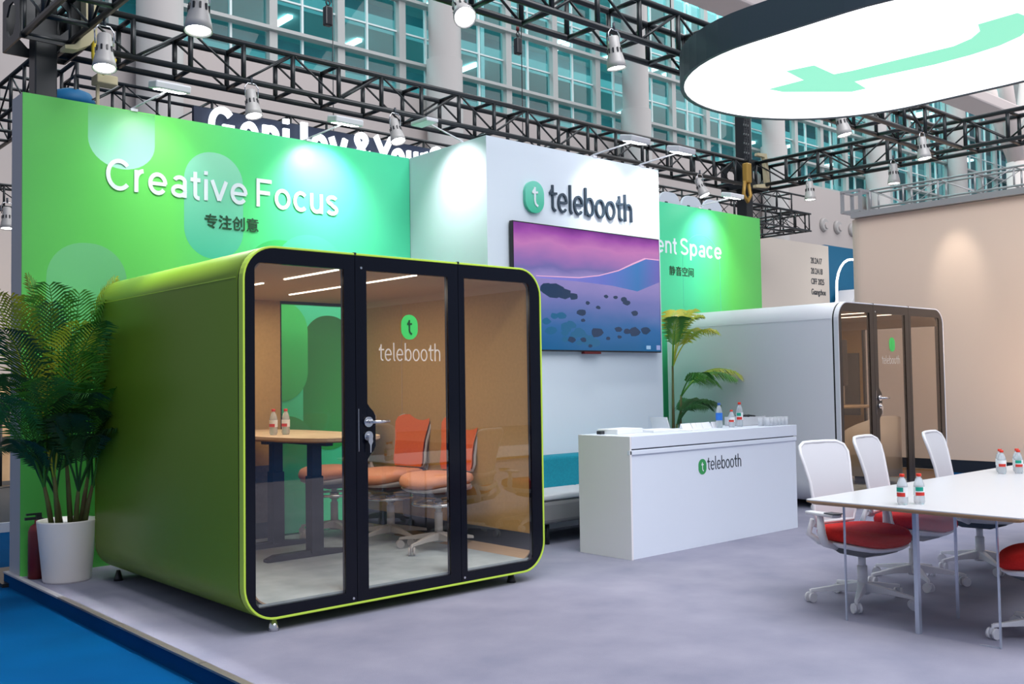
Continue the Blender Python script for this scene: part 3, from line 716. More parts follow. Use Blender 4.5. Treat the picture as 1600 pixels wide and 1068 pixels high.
# ================================================================== PODS
def pod(root, X0, Y0, X1, Y1, shellm, edgem, framem, glassm, white=False):
    """rounded office pod; geometry in world coordinates relative to the root at (X0,Y0,0)"""
    Wd = X1-X0; D = Y1-Y0; zb, zt = .075, 2.292; rr = .21
    def lp(i): return rrect(i, Wd-i, zb+i, zt-i, max(rr-i, .02), 10)
    inn = lp(.075)
    mb = MB(); sk = (-1,) if white else ()
    mb.ring(lp(0), inn, .075, D-.02, 'xz', sk)
    sh = mb.build('shell', shellm, root, .006, 2)
    for p in sh.data.polygons: p.use_smooth = True
    mb = MB(); mb.ring(lp(.006), lp(.05), .055, .075, 'xz', sk); mb.build('seam', M['groove'], root)
    mb = MB(); mb.ring(lp(0), lp(.014), .0, .055, 'xz'); e = mb.build('front_rim', edgem, root, .003, 2)
    mb = MB(); mb.ring(lp(0), lp(.014), D-.02, D, 'xz'); mb.build('back_rim', shellm, root)
    # long shadow-gap seams on the visible side
    MB().box(-.0025, .0, .09, D-.04, 2.098, 2.103).build('side_seam', edgem, root)
    # interior
    mb = MB(); mb.ring(lp(.0755), lp(.085), .052, D-.03, 'xz', sk); mb.build('lining', M['ceil'], root)
    MB().box(.12, Wd-.12, .05, D-.06, .15, .166).build('pod_floor', M['podfloor'], root)
    MB().box(.075, Wd-.075, .04, D-.06, 2.19, 2.21).build('pod_ceiling', M['ceil'], root)
    MB().box(.076, .10, .05, D-.08, .14, 2.19).build('inner_wall', M['felt'], root)
    if white:
        MB().box(Wd-.035, Wd-.028, .08, 1.06, .24, 2.12).build('side_glass', M['clearglass'], root)
        mb = MB(); mb.ring([(.06, .20), (1.08, .20), (1.08, 2.16), (.06, 2.16)], [(.09, .26), (1.05, .26), (1.05, 2.10), (.09, 2.10)], Wd-.05, Wd-.01, 'yz'); mb.build('side_frame', M['podframe2'], root)
        MB().box(Wd-.06, Wd-.01, 1.08, D-.06, .20, 2.16).build('inner_wall', M['felt'], root)
        MB().box(Wd-.075, Wd-.06, 1.12, D-.3, .95, 1.78).build('dark_board', M['feltdark'], root)
    else:
        MB().box(Wd-.10, Wd-.076, .05, D-.08, .34, 2.19).build('inner_wall', M['felt'], root)
        MB().box(Wd-.105, Wd-.076, .05, D-.08, .14, .34).build('inner_base', M['navy'], root)
    # joint lines between felt boards
    for yy in (() if white else (.85, 1.65)): MB().box(Wd-.1035, Wd-.10, yy, yy+.006, .34, 2.19).build('board_joint', M['ceil'], root)
    # back wall: solid part, dark rail and window
    gx0 = 1.54 if not white else 1.3
    MB().box(.1, gx0-.012, D-.09, D-.02, .78, 2.19).build('back_board', M['felt'], root)
    MB().box(.1, gx0-.012, D-.09, D-.02, .30, .78).build('back_board', M['feltdark'], root)
    MB().box(.1, gx0-.012, D-.09, D-.02, .14, .30).build('inner_base', M['navy'], root)
    if not white:
        MB().box(gx0, Wd-.12, D-.06, D-.05, .17, 2.16).build('back_glass', M['clearglass'], root)
        mb = MB(); mb.ring([(gx0-.012, .14), (Wd-.076, .14), (Wd-.076, 2.19), (gx0-.012, 2.19)], [(gx0, .17), (Wd-.12, .17), (Wd-.12, 2.165), (gx0, 2.165)], D-.09, D-.02, 'xz'); mb.build('back_frame', M['podframe'], root)
    else:
        MB().box(gx0-.012, Wd-.09, D-.09, D-.02, .166, 2.19).build('back_board', M['felt'], root)
    # ceiling light lines
    for (lx, a, b_) in ((.69, .07, .76), (.69, 1.07, 1.8), (1.29, .05, 1.77)):
        MB().box(lx-.008, lx+.008, a, b_, 2.182, 2.19).build('ceiling_light_line', M['led'], root)
    a = area('pod_lamp', (Wd*.42, D*.5, 2.17), (Wd*.42, D*.5, 0), 1.2, 24 if not white else 16, (1, .90, .76), 1.6); a.parent = root
    # front: two fixed lights and the door, each a black framed pane
    outer = lp(.015)
    def panel(name, xa, xb, ga, gb, bump=None, side=None):
        fr = MB()
        # frame polygon = part of the rounded outline between xa and xb
        z0, z1 = zb+.015, zt-.015; r0 = rr-.015
        n = 8
        def crn(cx, cz, a0, rad, on):
            if on: return [(cx+rad*cos(R(a0+90*k/n)), cz+rad*sin(R(a0+90*k/n))) for k in range(n+1)]
            return [(cx, cz)]*(n+1)
        L_, R_ = side == 'L', side == 'R'
        out = (crn(xb-r0, z1-r0, 0, r0, True) if R_ else crn(xb, z1, 0, 0, False))+(crn(xa+r0, z1-r0, 90, r0, True) if L_ else crn(xa, z1, 0, 0, False)) \
            + (crn(xa+r0, z0+r0, 180, r0, True) if L_ else crn(xa, z0, 0, 0, False))+(crn(xb-r0, z0+r0, 270, r0, True) if R_ else crn(xb, z0, 0, 0, False))
        g0, g1 = .155, 2.185; ri = .04
        inn_ = (crn(gb-ri, g1-ri, 0, ri, True) if R_ else crn(gb, g1, 0, 0, False))+(crn(ga+ri, g1-ri, 90, ri, True) if L_ else crn(ga, g1, 0, 0, False)) \
            + (crn(ga+ri, g0+ri, 180, ri, True) if L_ else crn(ga, g0, 0, 0, False))+(crn(gb-ri, g0+ri, 270, ri, True) if R_ else crn(gb, g0, 0, 0, False))
        fr.ring(out, inn_, .004, .04, 'xz')
        f = fr.build(name, framem, root)
        MB().box(ga-.004, gb+.004, .012, .020, g0-.004, g1+.004).build('pane', glassm, f)
        return f
    gl = [(.017, .772, .078, .690), (.776, 1.612, .860, 1.522), (1.616, Wd-.017, 1.668, Wd-.115)]
    panel('fixed_light', *gl[0], side='L'); door = panel('glass_door', *gl[1]); panel('fixed_light', *gl[2], side='R')
    # widened lock field, lever, lock
    mb = MB(); mb.prism([(.855, 1.34), (.875, 1.31), (.905, 1.28), (.92, 1.25), (.92, 1.06), (.905, 1.03), (.875, 1.0), (.855, .97)], .003, .022, 'xz'); mb.build('lock_field', framem, door)
    mb = MB(); mb.cyl((.86, .003, 1.215), (.86, -.012, 1.215), .033, 20); mb.cyl((.86, -.01, 1.215), (.86, -.05, 1.215), .012, 12); mb.tube([(.858, -.05, 1.215), (.99, -.052, 1.215)], .010, 10); mb.build('door_lever', M['chrome'], door)
    mb = MB(); mb.cyl((.86, .003, 1.125), (.86, -.012, 1.125), .031, 20); mb.cyl((.86, -.01, 1.125), (.86, -.028, 1.125), .013, 12); mb.build('lock', M['chrome'], door)
    mb = MB(); mb.prism([(.848, 1.12), (.872, 1.12), (.878, 1.09), (.866, 1.07), (.862, 1.02), (.856, 1.02), (.854, 1.07), (.842, 1.09)], -.032, -.029, 'xz'); mb.build('key', M['chrome'], door)
    MB().box(.79, .794, .001, .006, 1.03, 1.30).build('strike_plate', M['chrome'], door)
    # small round patch fittings
    for x_, z_ in ((.82, 2.20), (.745, .115), (1.64, .118)):
        MB().cyl((x_, .006, z_), (x_, .0, z_), .008, 10).build('fitting', M['chrome'], root)
    for x_ in (.774, 1.614):
        MB().box(x_-.008, x_+.008, -.001, .03, zt-.012, zt+.004).build('hinge_cap', M['black'], root)
    # logo on the door
    b = badge(.135, .165, .002); b = shift(b, 1.197, .006, 1.83); b.build('door_badge', M['gbright'], door)
    t = logo_t(.095, .001); shift(t, 1.197, .0025, 1.83); t.build('badge_letter', M['greenink'] if not white else M['gbright'], door)
    wm_, k_ = wordmark(.50 if not white else .42, .001); shift(wm_, .952, .006, 1.605); wm_.build('door_wordmark', M['frost'], door)
    # feet
    for fx, fy in ((.22, .06), (Wd-.25, .10), (.12, D-.16), (Wd-.2, D-.16)):
        MB().tube([(fx, fy, 0), (fx, fy, .02), (fx, fy, .08)], [.035, .03, .014], 10).build('foot', M['chrome'] if fx == .22 else M['black'], root)
    return door
p1 = thing('office_pod', 'large olive green office pod with black framed glass front', 'office pod', (2.657, 5.332, 0))
pod(p1, 2.657, 5.332, 5.059, 7.788, M['podgreen'], M['lime'], M['podframe'], M['podglass'])
p2 = thing('office_pod', 'white office pod with brown framed glass front in front of the warm wall', 'office pod', (9.781, 5.624, 0))
pod(p2, 9.781, 5.624, 12.303, 8.0, M['podwhite'], M['podwhite'], M['podframe2'], M['podglass2'], True)

# ================================================================== CHAIRS
def caster_mb(cx, cy, az):
    mb = MB(); d = Vector((-sin(az), cos(az), 0)); c = Vector((cx, cy, .032))
    for s in (-1, 1):
        a = c+d*(s*.012); b = c+d*(s*.026); mb.cyl(a, b, .031, 14)
    mb.cyl(c+Vector((0, 0, .0)), c+Vector((0, 0, .05)), .010, 8)
    mb.box(cx-.018, cx+.018, cy-.010, cy+.010, .028, .062)
    return mb
def back_path(W0=.215, zb=.50, zt=1.02, n=10):
    """outline of the backrest in local (y, z): narrow waist, broad rounded top"""
    pts = []
    prof = [(.165, 0), (.185, .12), (.180, .28), (.185, .5), (.205, .72), (.215, .86), (.20, .95), (.15, .995), (.07, 1.0)]
    R_ = [(w, zb+(zt-zb)*t) for w, t in prof]
    return R_+[(-w, z) for w, z in R_[::-1]]
def make_chair(name, label, seatm, backm, framem, basem, seat_h=.0, ring=False, meshback=True, group=None, twist=18, bt=.52):
    t = thing(name, label, 'chair', (0, 0, 0), 0, group)
    h = seat_h
    # seat cushion: superellipse layers
    mb = MB(); lay = [(.90, .405), (1.0, .425), (1.01, .45), (.97, .475), (.86, .488), (.5, .494), (.05, .495)]; vs = []; n = 32
    for k, z in lay:
        for i in range(n):
            a = 2*pi*i/n; c, s = cos(a), sin(a); e = 2/3.0
            x = .255*k*math.copysign(abs(c)**e, c); yy = .255*k*math.copysign(abs(s)**e, s)
            dz = -.03*max(0, x/.255)**3 + .012*(yy/.255)**2*(k/1.0)
            vs.append((x+.02, yy, z+h+dz))
    fs = [(i*n+k, i*n+(k+1) % n, (i+1)*n+(k+1) % n, (i+1)*n+k) for i in range(len(lay)-1) for k in range(n)]+[tuple(range(n))[::-1], tuple(range((len(lay)-1)*n, len(lay)*n))]
    mb.add(vs, fs, True); mb.build('seat', seatm, t)
    mb = MB(); vs = []; lay = [(.55, .355), (.85, .375), (.96, .40), (.93, .408)]
    for k, z in lay:
        for i in range(n):
            a = 2*pi*i/n; c, s = cos(a), sin(a); e = 2/3.0
            x_ = .255*k*math.copysign(abs(c)**e, c)
            vs.append((x_+.02, .255*k*math.copysign(abs(s)**e, s), z+h-.03*max(0, x_/.255)**3))
    fs = [(i*n+k, i*n+(k+1) % n, (i+1)*n+(k+1) % n, (i+1)*n+k) for i in range(len(lay)-1) for k in range(n)]+[tuple(range(n))[::-1], tuple(range((len(lay)-1)*n, len(lay)*n))]
    mb.add(vs, fs, True); mb.build('seat_shell', framem, t)
    mb = MB(); mb.prism([(-.20, .345), (-.10, .31), (.10, .31), (.22, .35), (.20, .372), (-.18, .372)], -.10, .10, 'xz'); mb.v = [(x, y, z+h) for x, y, z in mb.v]; mb.build('mechanism', M['darkplastic'], t, .012)
    mb = MB(); mb.cyl((0, 0, .11), (0, 0, .24+h*.5), .032, 16); mb.cyl((0, 0, .2), (0, 0, .33+h), .024, 14); mb.build('gas_column', basem, t)
    if ring:
        mb = MB(); mb.tube([(.20*cos(2*pi*k/24), .20*sin(2*pi*k/24), .36) for k in range(24)], .013, 8, closed=True)
        for k in range(3):
            a = 2*pi*k/3; mb.tube([(.03*cos(a), .03*sin(a), .34), (.20*cos(a), .20*sin(a), .36)], .010, 6)
        mb.cyl((0, 0, .32), (0, 0, .38), .04, 12); mb.build('foot_ring', M['chrome'], t)
    # base: hub and five legs with casters
    hb = MB(); hb.lathe([(0, .06), (.04, .06), (.05, .09), (.045, .135), (0, .14)], n=16); hb.build('hub', basem, t)
    for k in range(5):
        a = R(twist+72*k); ca, sa = cos(a), sin(a)
        mb = MB(); vs = []
        for (rr_, w_, zt_, zb_) in ((.03, .028, .135, .075), (.16, .022, .115, .078), (.28, .016, .092, .070), (.325, .013, .086, .066)):
            for (sw, z) in ((-w_, zb_), (w_, zb_), (w_*.8, zt_), (-w_*.8, zt_)):
                vs.append((rr_*ca-sw*sa, rr_*sa+sw*ca, z))
        fs = [(i*4+j, i*4+(j+1) % 4, (i+1)*4+(j+1) % 4, (i+1)*4+j) for i in range(3) for j in range(4)]+[(3, 2, 1, 0), (12, 13, 14, 15)]
        mb.add(vs, fs); lg = mb.build('leg', basem, t, .004, 2)
        caster_mb(.325*ca, .325*sa, a+.6).build('caster', basem if not ring else M['plasticg'], lg)
    # backrest
    def bx_(y_, z): # depth of the back at height z, curved sideways
        v = (z-.50)/.52; return -.235-.10*v*v-.02*v+.25*y_*y_*2.2
    path = [(bx_(y_, z), y_, z+h) for y_, z in back_path(zt=.50+bt)]
    mb = MB(); mb.tube(path, .012, 8, closed=True); mb.build('back_frame', framem, t)
    rows = [(w, z) for w, z in back_path(zt=.50+bt)[:9]]
    mb = MB(); vs = []; m_ = 8
    for w, z in rows:
        for k in range(m_+1):
            y_ = -w+2*w*k/m_; vs.append((bx_(y_, z), y_, z+h))
    nn = len(vs); fs = [(i*(m_+1)+k, i*(m_+1)+k+1, (i+1)*(m_+1)+k+1, (i+1)*(m_+1)+k) for i in range(len(rows)-1) for k in range(m_)]
    th = .004 if meshback else .028
    vs += [(x+th, y_*.985, z) for x, y_, z in vs]; fs += [tuple(nn+i for i in f)[::-1] for f in fs]
    mb.add(vs, fs, True); mb.build('back_mesh' if meshback else 'back_cushion', backm, t)
    # curved support under the back
    mb = MB()
    for s in (-1, 1):
        mb.tube([(-.16, s*.05, .35+h), (-.26, s*.11, .37+h), (-.30, s*.16, .42+h), (-.262, s*.165, .52+h)], [.02, .022, .02, .014], 8)
    mb.tube([(-.265, -.16, .49+h), (-.275, -.08, .47+h), (-.278, 0, .465+h), (-.275, .08, .47+h), (-.265, .16, .49+h)], .022, 8); mb.build('back_support', framem, t)
    if meshback:
        mb = MB(); mb.tube([(-.245, -.17, .60+h), (-.275, 0, .59+h), (-.245, .17, .60+h)], .020, 8); mb.build('lumbar_bar', framem, t)
        for s in (-1, 1):
            mb = MB(); mb.tube([(-.02, s*.20, .37+h), (-.03, s*.285, .40+h), (-.05, s*.295, .46+h), (-.06, s*.295, .575+h)], [.020, .026, .028, .020], 8)
            am = mb.build('armrest', framem, t)
            mb = MB(); mb.prism([(-.17, -.028), (.08, -.042), (.10, 0), (.08, .042), (-.17, .028)], .575+h, .595+h, 'xy'); mb.v = [(x, y_+s*.29, z) for x, y_, z in mb.v]; mb.build('arm_pad', framem, am, .006)
            mb = MB(); mb.prism([(.00, -.035), (.09, -.042), (.11, 0), (.09, .042), (.0, .035)], .595+h, .602+h, 'xy'); mb.v = [(x, y_+s*.29, z) for x, y_, z in mb.v]; mb.build('grip', M['darkplastic'], am, .003)
    return t
ch1 = make_chair('office_chair', 'white mesh office chair with red seat at the left end of the table', M['red'], M['meshw'], M['plasticw'], M['plasticw'])
g = 'office chairs around the white table'; ch1['group'] = g
ch1.location = (5.95, 3.30, 0); ch1.rotation_euler = (0, 0, R(-104))
dup(ch1, (6.77, 3.36, 0), R(-84), 'white mesh office chair second along the far side of the table, between two others', g)
dup(ch1, (7.62, 3.26, 0), R(-82), 'white mesh office chair behind the far table edge, nearest the bottle cluster', g)
dup(ch1, (5.83, 2.10, 0), R(112), 'red-seated office chair tucked under the near table side, cut by the frame', g)
hc = make_chair('drafting_chair', 'high orange swivel chair nearest the pod door, right of the table', M['salmon'], M['orange'], M['plasticg'], M['plasticg'], .10, True, False, 'high chairs inside the green pod', twist=8, bt=.43)
hc.location = (4.70, 6.15, .167); hc.rotation_euler = (0, 0, R(186))
dup(hc, (4.68, 6.77, .167), R(186), 'middle high orange swivel chair inside the green pod', 'high chairs inside the green pod')
dup(hc, (4.50, 7.35, .167), R(180), 'high orange swivel chair at the back window of the green pod', 'high chairs inside the green pod')

# ================================================================== MEETING TABLE
ZT = .72
mt = thing('meeting_table', 'large white meeting table with oak edge on clear acrylic panels', 'table', (5.31, 2.05, 0))
LT = 4.2; WT = 1.26
mb = MB(); mb.prism(rrect(0, LT, 0, WT, .03, 4), ZT-.006, ZT, 'xy'); mb.build('tabletop', M['tabletop'], mt)
mb = MB(); a = rrect(0, LT, 0, WT, .03, 4); b = rrect(.03, LT-.03, .03, WT-.03, .03, 4)
n = len(a); mb.add([(x, y, ZT-.006) for x, y in a]+[(x, y, ZT-.014) for x, y in a]+[(x, y, ZT-.030) for x, y in b], [(i, (i+1) % n, n+(i+1) % n, n+i) for i in range(n)]+[(n+i, n+(i+1) % n, 2*n+(i+1) % n, 2*n+i) for i in range(n)]+[tuple(range(2*n, 3*n))])
mb.build('edge_band', M['woodedge'], mt)
for lx in (.14, LT-.6):
    f = MB().box(lx-.006, lx+.006, .19, 1.08, 0.001, ZT-.03).build('acrylic_panel', M['acrylic'], mt)
    for yy in (.19, 1.08): MB().box(lx-.007, lx+.007, yy-.004, yy+.004, 0.001, ZT-.03).build('polished_edge', M['acredge'], f)
    MB().box(lx-.007, lx+.007, .19, .30, 0.0, .006).build('polished_edge', M['acredge'], f)
    f = MB().box(lx+.006, lx+.50, .634, .646, 0.001, ZT-.03).build('acrylic_rib', M['acrylic'], mt)
    MB().box(lx+.498, lx+.508, .632, .648, 0.001, ZT-.03).build('polished_edge', M['acredge'], f)
    MB().box(lx-.012, lx+.020, .628, .652, 0.001, ZT-.03).build('joint_post', M['acredge'], f)

# ------------------------------------------------------------------ bottles
def bottle(label, loc, H=.175, r=.031, cap='capred', bands=(('labw', .30, .56), ('labr', .30, .42)), rz=0, group='water bottles', patch=None):
    t = thing('water_bottle', label, 'bottle', loc, rz, group); k = H; q = r
    mb = MB(); mb.lathe([(0, .004), (q*.8, .0), (q, .03*k*3), (q*.96, .28*k), (q, .32*k), (q, .56*k), (q*.95, .60*k), (q*.92, .66*k), (q*.62, .82*k), (q*.38, .88*k), (q*.38, .91*k)], n=16); mb.build('body', M['water'], t)
    mb = MB(); mb.lathe([(q*.45, .905*k), (q*.47, .91*k), (q*.47, .99*k), (q*.42, k), (0, k)], n=14); mb.build('cap', M[cap], t)
    for (m, a, b) in bands:
        full = (m == bands[0][0])
        if full: mb = MB(); mb.lathe([(q*1.015, a*k), (q*1.015, b*k)], n=16)
        else:
            mb = MB(); vs = []; nn = 6
            for zz in (a*k, b*k):
                for i in range(nn+1):
                    an = R(160+ (100 if m != 'labg' else 80)*i/nn); vs.append((q*1.03*cos(an), q*1.03*sin(an), zz))
            mb.add(vs, [(i, i+1, nn+2+i, nn+1+i) for i in range(nn)], True)
        mb.build('label_band', M[m], t)
    return t
two = (('labw', .30, .58), ('labr', .31, .43)); tg = (('labw', .28, .58), ('labg', .44, .57), ('labr', .29, .40))
bottle('left one of the two water bottles with red caps near the left table end', (5.45, 2.76, ZT), bands=(('labw', .26, .58), ('labg', .43, .57), ('labr', .27, .40)), rz=R(-25))
bottle('right one of the two water bottles with red caps near the left table end', (5.53, 2.70, ZT), bands=tg, rz=R(10))
for i, (x_, y_, lab) in enumerate(((7.62, 3.08, 'water bottle in the cluster at the right frame edge, front left'), (7.72, 3.00, 'water bottle in the cluster at the right frame edge, front right'),
                   (7.74, 3.14, 'water bottle in the cluster at the right frame edge, back left'), (7.85, 3.06, 'water bottle in the cluster at the right frame edge, back right'))):
    bottle(lab, (x_, y_, ZT), bands=tg if i % 2 else (('labw', .30, .58), ('labr', .31, .43)))
CZ = .998
bottle('tall water bottle with blue cap and blue label on the counter', (7.66, 5.66, CZ), .235, .032, 'capblue', (('labb', .30, .60),))
bottle('short water bottle with red cap between two tall ones on the counter', (7.80, 5.62, CZ), .165, .030, 'capred', two)
bottle('tall water bottle with red cap and green label on the counter', (7.93, 5.62, CZ), .235, .032, 'capred', tg)

# ================================================================== COUNTER
ct = thing('reception_counter', 'white reception counter with green badge and dark wordmark', 'counter', (6.066, 5.373, 0))
CW, CD = 2.45, .585
MB().box(.0, .02, .0, CD, 0, CZ-.001).build('side_panel', mat('side_laminate', (.84, .82, .85), .5), ct)
MB().box(.02, CW-.004, .012, CD-.01, 0, .845).build('body', M['white'], ct)
MB().box(-.002, CW-.002, .0, .03, .845, .885).build('lip', M['white'], ct, .006)
MB().box(.02, CW-.02, .025, CD-.01, .845, .90).build('shadow_gap', M['darkplastic'], ct)
MB().box(.0202, CW, -.002, CD, .895, CZ).build('worktop', M['white'], ct, .003)
b = badge(.112, .135, .002); shift(b, .963, .012, .69); b.build('logo_badge', M['gdark'], ct)
t = logo_t(.078, .001); shift(t, .963, .0095, .69); t.build('badge_letter', M['letterwhite'], ct)
wm, k = wordmark(.50, .002); shift(wm, 1.035, .012, .655); wm.build('wordmark', M['ink'], ct)
# things on the counter
def slab_thing(name, label, cat, x, y, w_, d_, h_, m, rz=0, z=CZ, group=None):
    o = MB().box(0, w_, 0, d_, 0, h_).build(name, m, None, min(.004, h_*.3)); o.location = (x, y, z); o.rotation_euler = (0, 0, rz); return tag(o, label, cat, group)
slab_thing('cardboard_box', 'flat white carton at the left end of the counter', 'box', 6.26, 5.68, .36, .22, .042, M['paper'], R(4))
slab_thing('paper_stack', 'stack of white leaflets beside the flat carton', 'paper', 6.66, 5.62, .30, .21, .022, M['paper'], R(-6))
slab_thing('tape_roll', 'small black item behind the flat carton', 'tape', 6.18, 5.80, .05, .05, .03, M['rubber'])
slab_thing('paper_stack', 'loose white sheets in front of the card row', 'paper', 7.05, 5.50, .30, .21, .006, M['paper'], R(8))
ls = thing('leaflet_stand', 'clear leaflet stand tilted at the middle of the counter', 'stand', (6.98, 5.74, CZ))
mb = MB(); mb.prism([(0, 0), (.16, 0), (.165, .006), (.07, .012), (.02, .13), (.012, .13)], 0, .22, 'xz'); mb.build('acrylic_stand', M['acrylic'], ls)
mb = MB(); mb.prism([(.06, .014), (.066, .014), (.026, .12), (.02, .12)], .01, .21, 'xz'); mb.build('leaflet', M['paper'], ls)
for i in range(7):
    x_ = 7.17+.075*i
    o = MB(); o.prism([(0, 0), (.055, 0), (.035, .055), (.03, .055)], 0, .068, 'yz'); ob_ = o.build('name_card', M['paper']); ob_.location = (x_, 5.70+.008*(i % 2), CZ); ob_.rotation_euler = (0, 0, R(-8+5*(i % 3)))
    tag(ob_, ORD[i]+' small white folded card from the left in the row on the counter', 'card', 'folded cards on the counter')
ty = thing('tray', 'clear acrylic tray holding black pens, behind the bottles', 'tray', (8.02, 5.66, CZ))
mb = MB(); mb.ring(rrect(0, .42, 0, .22, .03, 4), rrect(.006, .414, .006, .214, .026, 4), 0, .085, 'xy'); mb.prism(rrect(0, .42, 0, .22, .03, 4), 0, .005, 'xy'); mb.build('tray_shell', mat('frosted_acrylic', (.75, .76, .8), .3, alpha=.55), ty)
for i in range(5):
    o = MB(); o.cyl((8.10+.05*i, 5.70, CZ+.088+.004*(i % 2)), (8.18+.05*i, 5.84, CZ+.094), .007, 6); tag(o.build('pen', M['rubber']), ORD[i]+' black pen from the left across the clear tray', 'pen', 'pens on the tray')
for r_ in range(2):
    for i in range(6):
        if r_ == 0: pass
        x_ = 8.475-.062*i-(.0 if r_ == 0 else .01); y_ = 5.47+.068*r_
        o = MB().lathe([(.0, .004), (.022, 0), (.028, .082), (.026, .082), (.021, .008), (0, .008)], n=14)
        o = link(o.mesh('glass', M['tumbler']), 'drinking_glass', None, (x_, y_, CZ)); tag(o, ORD[i]+' clear tumbler from the right in the '+('front', 'back')[r_]+' row on the counter end', 'glass', 'tumblers on the counter')

# ================================================================== TV
tv = thing('wall_screen', 'large flat screen with a purple beach picture on the white tower', 'screen', (6.307, 7.03, 1.758))
TW, TH = 2.186, 1.259
MB().box(0, TW, 0, .05, 0, TH).build('bezel', M['black'], tv, .004)
MB().box(.4, TW-.4, .05, .062, .3, .9).build('wall_mount', M['black'], tv)
sm = mat('beach_picture', (.01, .01, .01), .12, spec=.35)
n_, l_, b_ = nodes(sm)
tc = n_.new('ShaderNodeTexCoord'); sp = n_.new('ShaderNodeSeparateXYZ'); l_.new(tc.outputs['Object'], sp.inputs[0])
nz = n_.new('ShaderNodeTexNoise'); nz.inputs['Scale'].default_value = 1.6; nz.inputs['Detail'].default_value = 3; mpn = n_.new('ShaderNodeMapping'); mpn.inputs['Scale'].default_value = (1, 1, 2.6)
l_.new(tc.outputs['Object'], mpn.inputs[0]); l_.new(mpn.outputs[0], nz.inputs['Vector'])
md = n_.new('ShaderNodeMath'); md.operation = 'MULTIPLY_ADD'; md.inputs[1].default_value = .22; l_.new(nz.outputs['Fac'], md.inputs[0]); l_.new(sp.outputs['Z'], md.inputs[2])
mr = n_.new('ShaderNodeMapRange'); mr.inputs['From Min'].default_value = .11; mr.inputs['From Max'].default_value = TH+.11; l_.new(md.outputs[0], mr.inputs['Value'])
rp = n_.new('ShaderNodeValToRGB'); e = rp.color_ramp.elements
stops = [(0, (.0, .10, .26)), (.2, (.025, .13, .35)), (.42, (.16, .18, .46)), (.60, (.31, .25, .56)), (.66, (.17, .15, .42)), (.72, (.30, .16, .46)), (.84, (.55, .20, .50)), (.93, (.36, .08, .42)), (1, (.16, .02, .24))]
e[0].position = 0; e[0].color = (*stops[0][1], 1); e[1].position = 1; e[1].color = (*stops[-1][1], 1)
for p_, c_ in stops[1:-1]: k_ = e.new(p_); k_.color = (*c_, 1)
l_.new(mr.outputs[0], rp.inputs[0]); l_.new(rp.outputs[0], b_.inputs['Emission Color']); b_.inputs['Emission Strength'].default_value = .95
MB().box(.012, TW-.012, -.002, .0, .014, TH-.012).build('screen', sm, tv)
def pic(poly, name, col, lvl): 
    mb = MB(); mb.prism(poly, -.002-.0004*lvl, -.002, 'xz'); return mb.build(name, mat('picture_'+name, (.01, .01, .01), .12, emit=.95, ecol=col), tv)
hill = [(TW-.014, .78), (TW-.014, 1.02), (1.95, 1.02), (1.75, .95), (1.5, .86), (1.2, .79), (.9, .75), (.5, .735), (.3, .73), (.3, .72), (.9, .715), (1.4, .70), (1.8, .66)]
hl = pic(hill[::-1], 'distant_hill', (.10, .12, .36), 1)
hl.data.materials[0] = gradient(mat('picture_hill', (.01, .01, .01), .12), 'X', [(0, (.15, .13, .38)), (.5, (.07, .09, .30)), (.8, (.02, .10, .25)), (1, (.08, .07, .25))], .3, TW, .9)
pic([(TW-.014, 1.02), (TW-.014, 1.032), (1.93, 1.032), (1.73, .962), (1.5, .872), (1.2, .80), (.9, .76), (.3, .742), (.3, .735), (.9, .75), (1.2, .79), (1.5, .86), (1.75, .95), (1.95, 1.02)], 'bright_ridge', (.85, .45, .72), 2)
rk = random.Random(5)
def rock(x, z, r_, col=(.015, .08, .20)):
    n = 9; return [(x+r_*cos(2*pi*k/n)*rk.uniform(.8, 1.15)*1.15, z+r_*.62*sin(2*pi*k/n)*rk.uniform(.8, 1.15)) for k in range(n)]
rocks = [(.55, .60, .13), (.68, .58, .10), (.45, .62, .09), (.82, .56, .06), (.93, .40, .06), (1.15, .20, .085), (1.50, .16, .03), (1.42, .05, .12), (1.62, .22, .05), (1.58, .56, .045), (1.45, .58, .03), (1.62, .53, .05), (1.74, .22, .08), (1.92, .24, .07), (1.30, .58, .03), (1.02, .50, .03), (1.18, .46, .03), (1.75, .42, .05), (1.2, .06, .06), (1.48, .24, .05), (.95, .32, .03), (1.32, .14, .03), (.78, .12, .05), (.95, .12, .04), (1.05, .06, .03)]
stone_m = mat('picture_stones', (.01, .01, .01), .15, emit=.9, ecol=(.006, .035, .10)); blue_m = mat('picture_blue_stones', (.01, .01, .01), .15, emit=.9, ecol=(.006, .12, .27))
for i in range(26):
    x_ = .42+rk.random()*.75; z_ = .06+rk.random()*.42*(1.15-x_)/.75+.02; r_ = rk.uniform(.04, .09)
    if z_-r_ > .016 and x_-r_*1.3 > .02:
        mb = MB(); mb.prism(rock(x_, z_, r_), -.0022-.00002*i, -.002, 'xz'); mb.build('blue_stone', blue_m, tv)
for i, (x_, z_, r_) in enumerate(rocks):
    if x_ < TW-.1 and z_-r_ > .016:
        mb = MB(); mb.prism(rock(x_, z_, r_), -.0032-.00002*i, -.002, 'xz'); mb.build('dark_stone', stone_m, tv)
MB().box(.95, 1.2, -.012, .03, -.022, 0).build('sensor_bar', M['extred'], tv)
MB().box(1.93, 2.00, -.004, -.002, .035, .075).build('corner_mark', mat('picture_mark', (.01, .01, .01), .2, emit=.9, ecol=(.3, .5, .75)), tv)
MB().box(2.10, 2.16, -.004, -.002, .03, .08).build('corner_mark', mat('picture_mark2', (.01, .01, .01), .2, emit=.9, ecol=(.3, .35, .65)), tv)

